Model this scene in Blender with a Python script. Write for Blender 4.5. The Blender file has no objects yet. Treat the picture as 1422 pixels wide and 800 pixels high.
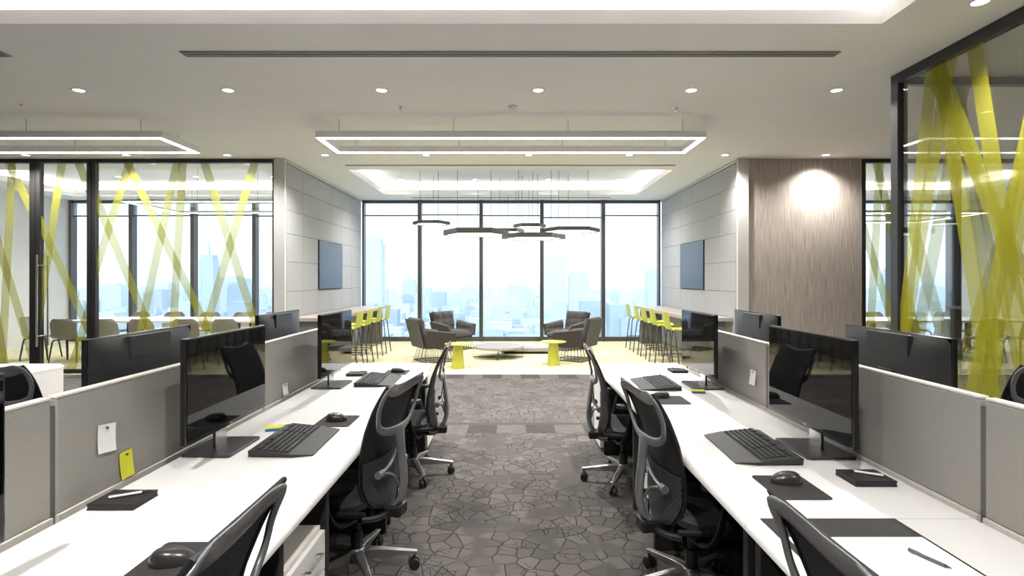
import bpy, bmesh, math, random
from mathutils import Vector, Matrix
random.seed(7)
PI = math.pi
C = bpy.context.scene.collection
EYE, F, VX, VY = 1.55, 780.0, 710.0, 388.0
CZ = 3.53                                   # ceiling height

def at(px, py, Y):  return Vector(((px - VX) / F * Y, Y, EYE + (VY - py) / F * Y))
def at_x(px, py, X):
    Y = F * X / (px - VX); return Vector((X, Y, EYE + (VY - py) / F * Y))

# ------------------------------------------------------------------ materials
MATS = {}
def nt_new(name):
    m = bpy.data.materials.new(name); m.use_nodes = True
    nt = m.node_tree; nt.nodes.clear()
    return m, nt, nt.nodes.new('ShaderNodeOutputMaterial')
def L(nt, a, b): nt.links.new(a, b)
def rgb(c): return (c[0], c[1], c[2], 1.0)
def mat(name, col, rough=0.5, metal=0.0, var=0.04, scale=40.0, bump=0.0, spec=0.5, coat=0.0, emit=None, estr=0.0, col2=None, stretch=None, sheen=0.0):
    """principled material; colour varies a little with a noise texture"""
    if name in MATS: return MATS[name]
    m, nt, out = nt_new(name)
    p = nt.nodes.new('ShaderNodeBsdfPrincipled')
    L(nt, p.outputs[0], out.inputs[0])
    tc = nt.nodes.new('ShaderNodeTexCoord')
    no = nt.nodes.new('ShaderNodeTexNoise'); no.inputs['Scale'].default_value = scale
    no.inputs['Detail'].default_value = 3
    if stretch:
        mp = nt.nodes.new('ShaderNodeMapping'); mp.inputs['Scale'].default_value = stretch
        L(nt, tc.outputs['Object'], mp.inputs[0]); L(nt, mp.outputs[0], no.inputs['Vector'])
    else: L(nt, tc.outputs['Object'], no.inputs['Vector'])
    cr = nt.nodes.new('ShaderNodeValToRGB')
    c2 = col2 or tuple(min(1, x * (1 + var)) for x in col)
    c1 = col if col2 else tuple(x * (1 - var) for x in col)
    cr.color_ramp.elements[0].color = rgb(c1); cr.color_ramp.elements[1].color = rgb(c2)
    cr.color_ramp.elements[0].position = .35; cr.color_ramp.elements[1].position = .65
    L(nt, no.outputs['Fac'], cr.inputs[0]); L(nt, cr.outputs[0], p.inputs['Base Color'])
    p.inputs['Roughness'].default_value = rough; p.inputs['Metallic'].default_value = metal
    p.inputs['Specular IOR Level'].default_value = spec
    p.inputs['Coat Weight'].default_value = coat
    p.inputs['Sheen Weight'].default_value = sheen
    if emit:
        p.inputs['Emission Color'].default_value = rgb(emit); p.inputs['Emission Strength'].default_value = estr
    if bump:
        b = nt.nodes.new('ShaderNodeBump'); b.inputs['Strength'].default_value = bump; b.inputs['Distance'].default_value = .004
        L(nt, no.outputs['Fac'], b.inputs['Height']); L(nt, b.outputs[0], p.inputs['Normal'])
    MATS[name] = m
    return m
def emis(name, col, s):
    if name in MATS: return MATS[name]
    m, nt, out = nt_new(name)
    e = nt.nodes.new('ShaderNodeEmission'); e.inputs[0].default_value = rgb(col); e.inputs[1].default_value = s
    L(nt, e.outputs[0], out.inputs[0]); MATS[name] = m
    return m
def glass(name, f0=.05, tint=(.97, .985, .98), k=1.0):
    m, nt, out = nt_new(name); N = nt.nodes
    g = N.new('ShaderNodeNewGeometry'); dp = N.new('ShaderNodeVectorMath'); dp.operation = 'DOT_PRODUCT'
    L(nt, g.outputs['Incoming'], dp.inputs[0]); L(nt, g.outputs['Normal'], dp.inputs[1])
    def M(op, a, b=None):
        n = N.new('ShaderNodeMath'); n.operation = op
        for i, v in enumerate((a, b)):
            if v is None: continue
            if isinstance(v, (int, float)): n.inputs[i].default_value = v
            else: L(nt, v, n.inputs[i])
        return n.outputs[0]
    ab = M('ABSOLUTE', dp.outputs['Value']); om = M('SUBTRACT', 1.0, ab); pw = M('POWER', om, 5.0)
    fr = M('ADD', M('MULTIPLY', pw, 1 - f0), f0)
    fr = M('MULTIPLY', fr, k)
    t = N.new('ShaderNodeBsdfTransparent'); t.inputs[0].default_value = rgb(tint)
    gl = N.new('ShaderNodeBsdfGlossy'); gl.inputs['Roughness'].default_value = 0.0
    mx = N.new('ShaderNodeMixShader')
    L(nt, fr, mx.inputs[0]); L(nt, t.outputs[0], mx.inputs[1]); L(nt, gl.outputs[0], mx.inputs[2])
    L(nt, mx.outputs[0], out.inputs[0])
    return m
def blind_mat():
    m, nt, out = nt_new('blind_fabric'); N = nt.nodes
    t = N.new('ShaderNodeBsdfTransparent'); t.inputs[0].default_value = rgb((.97, .985, 1)); tr = N.new('ShaderNodeBsdfTranslucent'); tr.inputs[0].default_value = rgb((.93, .96, .97))
    b = N.new('ShaderNodeMixShader'); b.inputs[0].default_value = .22
    L(nt, t.outputs[0], b.inputs[1]); L(nt, tr.outputs[0], b.inputs[2]); L(nt, b.outputs[0], out.inputs[0])
    return m
def film_mat():
    m, nt, out = nt_new('yellow_film'); N = nt.nodes
    t = N.new('ShaderNodeBsdfTransparent'); t.inputs[0].default_value = rgb((.97, .975, .90))
    d = N.new('ShaderNodeBsdfDiffuse'); d.inputs[0].default_value = rgb((.44, .42, .045))
    tr = N.new('ShaderNodeBsdfTranslucent'); tr.inputs[0].default_value = rgb((.44, .42, .05))
    a = N.new('ShaderNodeMixShader'); a.inputs[0].default_value = .45
    L(nt, d.outputs[0], a.inputs[1]); L(nt, tr.outputs[0], a.inputs[2])
    b = N.new('ShaderNodeMixShader'); b.inputs[0].default_value = .34
    L(nt, t.outputs[0], b.inputs[1]); L(nt, a.outputs[0], b.inputs[2]); L(nt, b.outputs[0], out.inputs[0])
    return m
def flagstone():
    m, nt, out = nt_new('flagstone_carpet'); N = nt.nodes
    p = N.new('ShaderNodeBsdfPrincipled'); p.inputs['Roughness'].default_value = .95; p.inputs['Specular IOR Level'].default_value = .1
    L(nt, p.outputs[0], out.inputs[0])
    tc = N.new('ShaderNodeTexCoord')
    def vor(scale, feat, off=0):
        mp = N.new('ShaderNodeMapping'); mp.inputs['Location'].default_value = (off, off * .7, 0)
        mp.inputs['Scale'].default_value = (1, 1.0, 0); mp.inputs['Rotation'].default_value = (0, 0, .3)
        dn = N.new('ShaderNodeTexNoise'); dn.inputs['Scale'].default_value = 5 + off; L(nt, tc.outputs['Object'], dn.inputs['Vector'])
        dv = N.new('ShaderNodeVectorMath'); dv.operation = 'SCALE'; dv.inputs[3].default_value = .03; L(nt, dn.outputs['Color'], dv.inputs[0])
        da = N.new('ShaderNodeVectorMath'); L(nt, tc.outputs['Object'], da.inputs[0]); L(nt, dv.outputs[0], da.inputs[1]); L(nt, da.outputs[0], mp.inputs[0])
        v = N.new('ShaderNodeTexVoronoi'); v.feature = feat; v.inputs['Scale'].default_value = scale
        v.voronoi_dimensions = '2D'
        L(nt, mp.outputs[0], v.inputs['Vector']); return v
    def mr(x, a, b, c=0, d=1):
        n = N.new('ShaderNodeMapRange'); L(nt, x, n.inputs[0])
        for i, v in zip((1, 2, 3, 4), (a, b, c, d)): n.inputs[i].default_value = v
        return n.outputs[0]
    def mm(op, x, y):
        n = N.new('ShaderNodeMath'); n.operation = op
        for i, v in enumerate((x, y)):
            if isinstance(v, (int, float)): n.inputs[i].default_value = v
            else: L(nt, v, n.inputs[i])
        return n.outputs[0]
    e1 = vor(9.0, 'DISTANCE_TO_EDGE'); c1 = vor(9.0, 'F1')
    line1 = mr(e1.outputs['Distance'], .018, .04, 1, 0)
    e2 = vor(15.0, 'DISTANCE_TO_EDGE', 5.0)
    line2 = mr(e2.outputs['Distance'], .018, .045, 1, 0)
    n1 = N.new('ShaderNodeTexNoise'); n1.inputs['Scale'].default_value = 3.3; n1.inputs['Detail'].default_value = 1.5
    L(nt, tc.outputs['Object'], n1.inputs['Vector'])
    n2 = N.new('ShaderNodeTexNoise'); n2.inputs['Scale'].default_value = 1.6
    L(nt, tc.outputs['Object'], n2.inputs['Vector'])
    mask1 = mr(n1.outputs['Fac'], .40, .46); mask2 = mr(n1.outputs['Fac'], .53, .56)
    line = mm('MAXIMUM', mm('MULTIPLY', line1, mask1), mm('MULTIPLY', line2, mask2))
    sep = N.new('ShaderNodeSeparateColor'); L(nt, c1.outputs['Color'], sep.inputs[0])
    fib = N.new('ShaderNodeTexNoise'); fib.inputs['Scale'].default_value = 160; fib.inputs['Detail'].default_value = 2
    L(nt, tc.outputs['Object'], fib.inputs['Vector'])
    # carpet-tile quarter-turns: checker of half-metre tiles, very faint
    ck = N.new('ShaderNodeTexChecker'); ck.inputs['Scale'].default_value = 2.0
    L(nt, tc.outputs['Object'], ck.inputs['Vector'])
    val = mm('ADD', mm('MULTIPLY', mm('MULTIPLY', sep.outputs[0], mask1), .35), mm('MULTIPLY', n2.outputs['Fac'], .5))
    val = mm('ADD', val, mm('MULTIPLY', ck.outputs['Fac'], .07))
    val = mm('ADD', val, mm('MULTIPLY', fib.outputs['Fac'], .25))
    cr = N.new('ShaderNodeValToRGB')
    cr.color_ramp.elements[0].position = .2; cr.color_ramp.elements[0].color = rgb((.060, .055, .052))
    cr.color_ramp.elements[1].position = .95; cr.color_ramp.elements[1].color = rgb((.150, .137, .128))
    L(nt, val, cr.inputs[0])
    mx = N.new('ShaderNodeMix'); mx.data_type = 'RGBA'
    L(nt, mm('MULTIPLY', line, .85), mx.inputs[0]); L(nt, cr.outputs[0], mx.inputs[6]); mx.inputs[7].default_value = rgb((.012, .011, .010))
    L(nt, mx.outputs[2], p.inputs['Base Color'])
    b = N.new('ShaderNodeBump'); b.inputs['Strength'].default_value = .4; b.inputs['Distance'].default_value = .004
    L(nt, mm('SUBTRACT', fib.outputs['Fac'], line), b.inputs['Height']); L(nt, b.outputs[0], p.inputs['Normal'])
    return m
def stripes_mat(name, c1, c2, sx, freq):
    """carpet planks of alternating tone, fine ribs along X"""
    m, nt, out = nt_new(name); N = nt.nodes
    p = N.new('ShaderNodeBsdfPrincipled'); p.inputs['Roughness'].default_value = .95; p.inputs['Specular IOR Level'].default_value = .1
    L(nt, p.outputs[0], out.inputs[0])
    tc = N.new('ShaderNodeTexCoord'); mp = N.new('ShaderNodeMapping'); mp.inputs['Scale'].default_value = (sx, 0, 0)
    mp.inputs['Location'].default_value = (.5, .5, .5)
    L(nt, tc.outputs['Object'], mp.inputs[0])
    ck = N.new('ShaderNodeTexChecker'); ck.inputs['Scale'].default_value = 1.0; ck.inputs[1].default_value = rgb(c1); ck.inputs[2].default_value = rgb(c2)
    L(nt, mp.outputs[0], ck.inputs['Vector'])
    mp2 = N.new('ShaderNodeMapping'); mp2.inputs['Scale'].default_value = (8, freq, 1); L(nt, tc.outputs['Object'], mp2.inputs[0])
    no = N.new('ShaderNodeTexNoise'); no.inputs['Scale'].default_value = 1.0; L(nt, mp2.outputs[0], no.inputs['Vector'])
    mr = N.new('ShaderNodeMapRange'); L(nt, no.outputs['Fac'], mr.inputs[0]); mr.inputs[1].default_value = .35; mr.inputs[2].default_value = .65; mr.inputs[3].default_value = .75; mr.inputs[4].default_value = 1.25
    vm = N.new('ShaderNodeVectorMath'); vm.operation = 'SCALE'; L(nt, ck.outputs[0], vm.inputs[0]); L(nt, mr.outputs[0], vm.inputs[3])
    L(nt, vm.outputs[0], p.inputs['Base Color'])
    return m
def wood_mat(name, ca, cb, scale=(60, 60, 1.2), rough=.5):
    return mat(name, ca, rough=rough, col2=cb, scale=1.0, stretch=scale, bump=.08)
def tower_mat(name, a, b, sc):
    m, nt, out = nt_new(name); N = nt.nodes
    p = N.new('ShaderNodeBsdfPrincipled'); p.inputs['Roughness'].default_value = .7
    L(nt, p.outputs[0], out.inputs[0])
    tc = N.new('ShaderNodeTexCoord')
    br = N.new('ShaderNodeTexBrick'); br.inputs['Scale'].default_value = sc; br.offset = 0
    mp = N.new('ShaderNodeMapping'); mp.inputs['Rotation'].default_value = (PI / 2, 0, 0); L(nt, tc.outputs['Object'], mp.inputs[0])
    L(nt, mp.outputs[0], br.inputs['Vector'])
    br.inputs['Color1'].default_value = rgb(a); br.inputs['Color2'].default_value = rgb([x * .93 for x in a]); br.inputs['Mortar'].default_value = rgb(b)
    br.inputs['Mortar Size'].default_value = .03; br.inputs['Brick Width'].default_value = .5; br.inputs['Row Height'].default_value = .35
    L(nt, br.outputs[0], p.inputs['Base Color'])
    return m

M_ceil = mat('ceiling_paint', (.93, .91, .90), .9, spec=.2, var=.01, scale=3)
M_white = mat('wall_paint', (.74, .72, .69), .85, spec=.2, var=.015, scale=5)
M_trimw = mat('white_trim', (.8, .79, .77), .5, var=.01)
M_desk = mat('white_laminate', (.74, .73, .715), .28, var=.008, scale=8, spec=.45)
M_cab = mat('pale_cabinet', (.72, .69, .65), .45, var=.03, scale=1, stretch=(3, 3, 60))
M_front = mat('drawer_white', (.82, .80, .77), .4, var=.02)
M_black = mat('black_plastic', (.012, .012, .013), .42, var=.1)
M_blackm = mat('black_matte', (.018, .018, .018), .75, var=.15)
M_screen = mat('screen_glass', (.003, .003, .004), .03, var=.0, spec=.32)
M_bezel = mat('gloss_black', (.008, .008, .009), .15, var=.05)
M_moncase = mat('monitor_case', (.03, .031, .033), .38, var=.05)
M_key = mat('key_black', (.014, .014, .015), .55, var=.1)
M_kb = mat('keyboard_grey', (.015, .0145, .014), .48, var=.05)
M_pad = mat('mousepad_grey', (.021, .0195, .0185), .85, var=.1, scale=200)
M_mouse = mat('mouse_grey', (.024, .022, .021), .28, var=.05)
M_alu = mat('polished_aluminium', (.62, .61, .60), .22, 1.0, var=.03)
M_cframe = mat('chair_frame_silver', (.27, .275, .29), .27, .55, var=.04)
M_mesh = mat('black_mesh', (.010, .010, .010), .62, col2=(.022, .022, .022), scale=90, bump=.5)
M_div = mat('divider_fabric', (.30, .285, .265), .92, var=.10, scale=420, bump=.35, spec=.15)
M_divtrim = mat('divider_trim', (.70, .67, .62), .45, .1)
M_dark = mat('dark_frame', (.028, .027, .027), .38, .3, var=.06)
M_mull = mat('mullion_steel', (.10, .098, .095), .35, .6, var=.05)
M_panel = mat('acoustic_felt', (.42, .425, .43), .9, var=.03, scale=60, spec=.15, bump=.1)
M_panelline = mat('panel_gap', (.07, .07, .07), .9)
M_wood = wood_mat('grey_oak', (.33, .28, .24), (.60, .53, .47), (130, 130, 2.5))
M_bar = wood_mat('pale_oak', (.36, .31, .27), (.50, .45, .40), (2, 50, 50))
M_yel = mat('lime_plastic', (.48, .51, .05), .38, var=.04)
M_yel2 = mat('yellow_laquer', (.46, .46, .06), .35, var=.03)
M_arm = mat('charcoal_wool', (.052, .046, .042), .95, var=.18, scale=160, bump=.4, spec=.15, sheen=.2)
M_arm2 = mat('charcoal_wool_light', (.080, .073, .070), .95, var=.18, scale=160, bump=.4, spec=.15, sheen=.2)
M_beige = mat('beige_shell', (.27, .25, .225), .55, var=.04)
M_bleg = mat('dark_stained_leg', (.05, .045, .042), .5, var=.1)
M_top = mat('grey_table_top', (.30, .275, .265), .45, col2=(.38, .35, .34), scale=6)
M_pend = mat('pendant_bronze', (.13, .12, .11), .4, .5, var=.05)
M_cable = mat('cable_grey', (.12, .11, .10), .5)
M_diff = emis('pendant_diffuser', (1, .98, .95), 3.0)
M_led = emis('led_strip', (1, .975, .935), 13.0)
M_led2 = emis('ring_led', (1, .975, .94), 9.0)
M_lamp = emis('downlight_lamp', (1, .97, .92), 12.0)
M_blind = blind_mat()
M_paper = mat('white_paper', (.85, .84, .82), .8, var=.01)
M_yn = mat('yellow_note', (.60, .58, .03), .8, var=.02)
M_blue = mat('blue_note', (.01, .11, .42), .7, var=.02)
M_book = mat('black_notebook', (.014, .013, .013), .55, var=.1)
M_pen = mat('white_pen', (.75, .74, .72), .3)
M_pend2 = mat('grey_pen', (.12, .11, .11), .35, .3)
M_glass = glass('partition_glass', .045, (.975, .985, .98))
M_glass2 = glass('side_screen_glass', .095, (.95, .955, .945))
M_wglass = glass('window_glass', .05, (.96, .98, .985))
M_tv = mat('tv_glass', (.02, .045, .075), .18, var=0, spec=.25)  # black screen; blue of the reflected window is put into the base colour
M_film = film_mat()
M_stone = flagstone()
M_yc = mat('yellow_carpet', (.52, .47, .28), .95, col2=(.70, .65, .43), scale=9, bump=.3, spec=.1)
M_band = stripes_mat('band_carpet', (.055, .051, .049), (.10, .094, .088), 3.33, 60)
M_dline = mat('band_dark', (.04, .037, .035), .95)
M_ppl = mat('perforated_plastic', (.035, .035, .035), .6, var=.1)

# ------------------------------------------------------------------ mesh builder
class MB:
    def __init__(s): s.v = []; s.f = []; s.mi = []
    def add(s, vs, fs, m=0):
        n = len(s.v); s.v += [tuple(v) for v in vs]; s.f += [tuple(n + i for i in f) for f in fs]; s.mi += [m] * len(fs); return s
    def box(s, x0, x1, y0, y1, z0, z1, m=0):
        vs = [(x, y, z) for z in (z0, z1) for y in (y0, y1) for x in (x0, x1)]
        return s.add(vs, [(0, 2, 3, 1), (4, 5, 7, 6), (0, 1, 5, 4), (2, 6, 7, 3), (0, 4, 6, 2), (1, 3, 7, 5)], m)
    def quad(s, a, b, c, d, m=0): return s.add([a, b, c, d], [(0, 1, 2, 3)], m)
    def cyl(s, c, r, h, n=20, r2=None, m=0, axis='z'):
        r2 = r if r2 is None else r2
        vs = []
        for k, (rr, zz) in enumerate(((r, 0), (r2, h))):
            for i in range(n):
                a = 2 * PI * i / n; p = (rr * math.cos(a), rr * math.sin(a), zz)
                if axis == 'y': p = (p[0], p[2], p[1])
                if axis == 'x': p = (p[2], p[0], p[1])
                vs.append((c[0] + p[0], c[1] + p[1], c[2] + p[2]))
        fs = [(i, (i + 1) % n, n + (i + 1) % n, n + i) for i in range(n)] + [tuple(range(n - 1, -1, -1)), tuple(range(n, 2 * n))]
        return s.add(vs, fs, m)
    def lathe(s, prof, c=(0, 0, 0), n=32, m=0, sy=1.0):
        vs = []; k = len(prof)
        for (r, z) in prof:
            for i in range(n):
                a = 2 * PI * i / n; vs.append((c[0] + r * math.cos(a), c[1] + r * sy * math.sin(a), c[2] + z))
        fs = [(j * n + i, j * n + (i + 1) % n, (j + 1) * n + (i + 1) % n, (j + 1) * n + i) for j in range(k - 1) for i in range(n)]
        fs += [tuple(range(n - 1, -1, -1)), tuple(range((k - 1) * n, k * n))]
        return s.add(vs, fs, m)
    def tube(s, pts, r, n=8, m=0, up=None, closed=False):
        """sweep an ellipse (rw, rt) along pts; up[i] = direction of the thin axis"""
        pts = [Vector(p) for p in pts]; N = len(pts); vs = []
        R = r if isinstance(r, (list, tuple)) and isinstance(r[0], (list, tuple)) else None
        prev = None
        for i, p in enumerate(pts):
            if closed: t = pts[(i + 1) % N] - pts[i - 1]
            else: t = pts[min(i + 1, N - 1)] - pts[max(i - 1, 0)]
            t.normalize()
            if up is not None: u = Vector(up[i] if isinstance(up, list) else up)
            else: u = prev if prev is not None else (Vector((0, 0, 1)) if abs(t.z) < .9 else Vector((1, 0, 0)))
            u = (u - t * u.dot(t)); u.normalize(); prev = u
            w = t.cross(u)
            if R: rw, rt = R[i]
            elif isinstance(r, (list, tuple)): rw = rt = r[i]
            else: rw = rt = r
            for k in range(n):
                a = 2 * PI * (k + .5) / n
                vs.append(p + w * (rw * math.cos(a)) + u * (rt * math.sin(a)))
        fs = []
        for i in range(N if closed else N - 1):
            for k in range(n):
                j = (i + 1) % N
                fs.append((i * n + k, i * n + (k + 1) % n, j * n + (k + 1) % n, j * n + k))
        if not closed: fs += [tuple(range(n - 1, -1, -1)), tuple((N - 1) * n + k for k in range(n))]
        return s.add(vs, fs, m)
    def grid(s, P, nu, nv, th=None, m=0):
        """surface P(u,v) u,v in 0..1; with th: closed slab, th(u,v) = offset vector"""
        a = [P(i / nu, j / nv) for j in range(nv + 1) for i in range(nu + 1)]
        W = nu + 1
        fs = [(j * W + i, j * W + i + 1, (j + 1) * W + i + 1, (j + 1) * W + i) for j in range(nv) for i in range(nu)]
        if th is None: return s.add(a, fs, m)
        b = [Vector(P(i / nu, j / nv)) + Vector(th(i / nu, j / nv)) for j in range(nv + 1) for i in range(nu + 1)]
        n = len(a)
        fs2 = fs + [tuple(n + q for q in reversed(f)) for f in fs]
        for i in range(nu):
            fs2.append((i + 1, i, n + i, n + i + 1)); o = nv * W
            fs2.append((o + i, o + i + 1, n + o + i + 1, n + o + i))
        for j in range(nv):
            fs2.append((j * W, (j + 1) * W, n + (j + 1) * W, n + j * W)); o = nu
            fs2.append(((j + 1) * W + o, j * W + o, n + j * W + o, n + (j + 1) * W + o))
        return s.add(a + b, fs2, m)
    def prism(s, poly, d, m=0):
        """poly: 3-D points of a planar outline, d: extrusion vector"""
        n = len(poly); d = Vector(d); poly = [Vector(p) for p in poly]
        return s.add(poly + [p + d for p in poly], [tuple(range(n - 1, -1, -1)), tuple(range(n, 2 * n))] + [(i, (i + 1) % n, n + (i + 1) % n, n + i) for i in range(n)], m)
    def build(s, name, mats, parent=None, smooth=False, bevel=0, seg=2, sub=0, angle=40):
        me = bpy.data.meshes.new(name); me.from_pydata(s.v, [], s.f)
        if not isinstance(mats, (list, tuple)): mats = [mats]
        for m in mats: me.materials.append(m)
        me.polygons.foreach_set('material_index', s.mi)
        bm = bmesh.new(); bm.from_mesh(me); bmesh.ops.recalc_face_normals(bm, faces=bm.faces); bm.to_mesh(me); bm.free()
        if smooth: me.shade_smooth()
        o = bpy.data.objects.new(name, me); C.objects.link(o)
        if parent is not None: o.parent = parent
        if bevel:
            b = o.modifiers.new('bevel', 'BEVEL'); b.width = bevel; b.segments = seg; b.limit_method = 'ANGLE'; b.angle_limit = math.radians(35)
            if smooth or seg > 1: b.harden_normals = False
        if sub:
            q = o.modifiers.new('sub', 'SUBSURF'); q.levels = q.render_levels = sub
        if smooth and not sub:
            me.set_sharp_from_angle(angle=math.radians(angle))
        return o
def tag(o, label=None, cat=None, group=None, kind=None):
    if label: o['label'] = label
    if cat: o['category'] = cat
    if group: o['group'] = group
    if kind: o['kind'] = kind
    return o
def empty(name, loc=(0, 0, 0), rz=0.0, label=None, cat=None, group=None, kind=None):
    o = bpy.data.objects.new(name, None); C.objects.link(o); o.location = loc; o.rotation_euler = (0, 0, rz)
    o.empty_display_size = .1
    return tag(o, label, cat, group, kind)
def copy_tree(o, parent=None):
    c = o.copy(); C.objects.link(c)
    if parent is not None: c.parent = parent
    for ch in list(o.children): copy_tree(ch, c)
    return c
class Proto:
    """first use hands out the thing itself, later uses hand out copies"""
    def __init__(s, o): s.o = o; s.used = False
    def get(s, loc, rz=0.0, label=None, group=None):
        o = s.o if not s.used else copy_tree(s.o)
        s.used = True
        o.location = loc; o.rotation_euler = (0, 0, rz)
        if label: o['label'] = label
        if group: o['group'] = group
        return o
def S(o): return tag(o, kind='structure')

# ------------------------------------------------------------------ the room shell
XL, XR, YB, YF = -11.05, 11.05, -3.2, 14.3
fl = MB()
fl.box(XL, XR, YB, 5.66, -.1, 0, 0)
fl.box(XL, XR, 5.66, 5.98, -.1, 0, 1); fl.box(XL, XR, 5.98, 6.08, -.1, 0, 2)
fl.box(XL, XR, 6.08, 8.78, -.1, 0, 0)
fl.box(XL, XR, 8.78, 9.16, -.1, 0, 1)
fl.box(XL, XR, 9.16, YF, -.1, 0, 3)
S(fl.build('floor', [M_stone, M_band, M_dline, M_yc]))

# ceiling with three recessed coffers
COF = [(-9.6, 2.87, 2.3, 4.35, .24), (-2.95, 2.93, 10.16, 13.09, .22), (-10.2, -4.6, 10.16, 13.09, .22), (4.6, 10.2, 10.16, 13.09, .22)]
xs = sorted({XL, XR} | {c[0] for c in COF} | {c[1] for c in COF}); ys = sorted({YB, YF} | {c[2] for c in COF} | {c[3] for c in COF})
ce = MB()
for i in range(len(xs) - 1):
    for j in range(len(ys) - 1):
        cx, cy = (xs[i] + xs[i + 1]) / 2, (ys[j] + ys[j + 1]) / 2
        if any(c[0] < cx < c[1] and c[2] < cy < c[3] for c in COF): continue
        ce.quad((xs[i], ys[j], CZ), (xs[i + 1], ys[j], CZ), (xs[i + 1], ys[j + 1], CZ), (xs[i], ys[j + 1], CZ))
LG = .15
for x0, x1, y0, y1, d in COF:
    z1, zf, a0, a1, b0, b1 = CZ + d + .05, CZ + .11, x0 - LG, x1 + LG, y0 - LG, y1 + LG
    def ring(r0, za, r1, zb):
        P = [(r0[0], r0[2], za), (r0[1], r0[2], za), (r0[1], r0[3], za), (r0[0], r0[3], za)]; Q = [(r1[0], r1[2], zb), (r1[1], r1[2], zb), (r1[1], r1[3], zb), (r1[0], r1[3], zb)]
        for i in range(4): ce.quad(P[i], P[(i + 1) % 4], Q[(i + 1) % 4], Q[i])
    o4, i4 = (a0, a1, b0, b1), (x0, x1, y0, y1); l4 = (x0 - .02, x1 + .02, y0 - .02, y1 + .02)
    ring(i4, CZ, i4, zf); ring(i4, zf, l4, zf); ring(l4, zf, l4, zf - .03); ring(l4, zf - .03, o4, zf - .03); ring(o4, zf - .03, o4, z1)
    ce.quad((a0, b0, z1), (a1, b0, z1), (a1, b1, z1), (a0, b1, z1))
ce.box(XL, XR, YB, YF, CZ + .4, CZ + .5)
S(ce.build('ceiling', M_ceil))
S(MB().box(XL, XR, YB - .1, YB, 0, CZ + .4).build('wall_back', M_white))
S(MB().box(XL - .1, XL, YB, YF, 0, CZ + .4).build('wall_left', M_white))
S(MB().box(XR, XR + .1, YB, YF, 0, CZ + .4).build('wall_right', M_white))
# white end columns of the lounge side walls, walls themselves, felt panels
for s, nm in ((-1, 'left'), (1, 'right')):
    x0, x1 = sorted((s * 3.76, s * 3.88))
    S(MB().box(x0, x1, 9.24, 14.06, 0, CZ).build('wall_lounge_' + nm, M_white))
    x0, x1 = sorted((s * 3.70, s * 3.88))
    S(MB().box(x0, x1, 9.17, 9.24, 0, CZ).build('trim_column_' + nm, mat('column_paint', (.60, .58, .56), .7, var=.01), bevel=.004))
    # wall of felt panels, joints as narrow gaps over a dark backing
    Ys = [9.29, 10.02, 10.80, 11.55, 12.31, 13.06, 13.90]
    Zs = [.02, .47, .905, 1.345, 1.845, 2.316, 2.705, 3.09, 3.47]
    m = MB()
    xa, xb = sorted((s * 3.745, s * 3.758)); m.box(xa, xb, 9.27, 13.92, .01, 3.48, 1)
    g = .003
    for i in range(6):
        for k in range(8):
            if i in (2, 3) and k in (3, 4): continue
            xa, xb = sorted((s * 3.715, s * 3.745))
            m.box(xa, xb, Ys[i] + g, Ys[i + 1] - g, Zs[k] + g, Zs[k + 1] - g, 0)
    o = m.build('wall_panels_' + nm, [M_panel, M_panelline]); S(o)
    xa, xb = sorted((s * 3.70, s * 3.755)); S(MB().box(xa, xb, 9.25, 13.95, 3.485, 3.505).build('trim_' + ('1' if s < 0 else '2'), M_trimw))
    # television set flush into the panels
    t = empty('wall_television', (s * 3.74, 11.555, 1.36), 0, 'flat black television set into the grey felt panels of the %s lounge wall' % nm, 'television')
    xa, xb = sorted((-s * .0, -s * .045)); MB().box(xa, xb, -.745, .745, 0, .945).build('bezel', M_bezel, t, bevel=.004)
    xa, xb = sorted((-s * .0455, -s * .047)); MB().box(xa, xb, -.725, .725, .02, .925).build('screen', M_tv, t)

# timber wall right of the lounge
w = MB(); w.box(3.89, 5.76, 9.23, 9.31, 0, CZ); S(w.build('wall_timber', M_wood))

# ------------------------------------------------------------------ outside windows (each bay its own window)
WY = 14.06
bays = []
cx = [-3.72, -2.29, -.755, .765, 2.30, 3.72]
bays += [(cx[i], cx[i + 1]) for i in range(5)]
lx = [-11.02, -9.5, -7.96, -6.42, -4.9, -3.9]
bays += [(lx[i], lx[i + 1]) for i in range(5)] + [(-lx[i + 1], -lx[i]) for i in range(5)]
drop = [.30, .28, .30, .35, .30, .31, .30, .29, .31, .31, .30, .30, .33, .3, .3]
for i, (a, b) in enumerate(bays):
    w = empty('window_%d' % (i + 1), ((a + b) / 2, WY, 0), kind='structure')
    h = (b - a) / 2
    m = MB()
    m.box(-h, -h + .045, -.06, .14, 0, CZ - .002); m.box(h - .045, h, -.06, .14, 0, CZ - .002)
    m.box(-h + .045, h - .045, 0, .12, 0, .11); m.box(-h + .045, h - .045, 0, .12, CZ - .07, CZ - .002)
    m.build('window_frame', M_mull, w, bevel=.004, seg=1)
    MB().box(-h + .045, h - .045, .05, .062, .11, CZ - .07).build('pane', M_wglass, w)
    bl = MB().box(-h + .06, h - .06, .015, .018, CZ - .07 - drop[i], CZ - .07).build('roller_blind', None or M_blind, w)
    MB().box(-h + .05, h - .05, .005, .028, CZ - .07 - drop[i] - .03, CZ - .07 - drop[i]).build('blind_rail', M_mull, bl)
S(MB().box(XL, XR, WY + .15, YF + .1, CZ, CZ + .4).build('wall_front', M_white))

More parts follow.
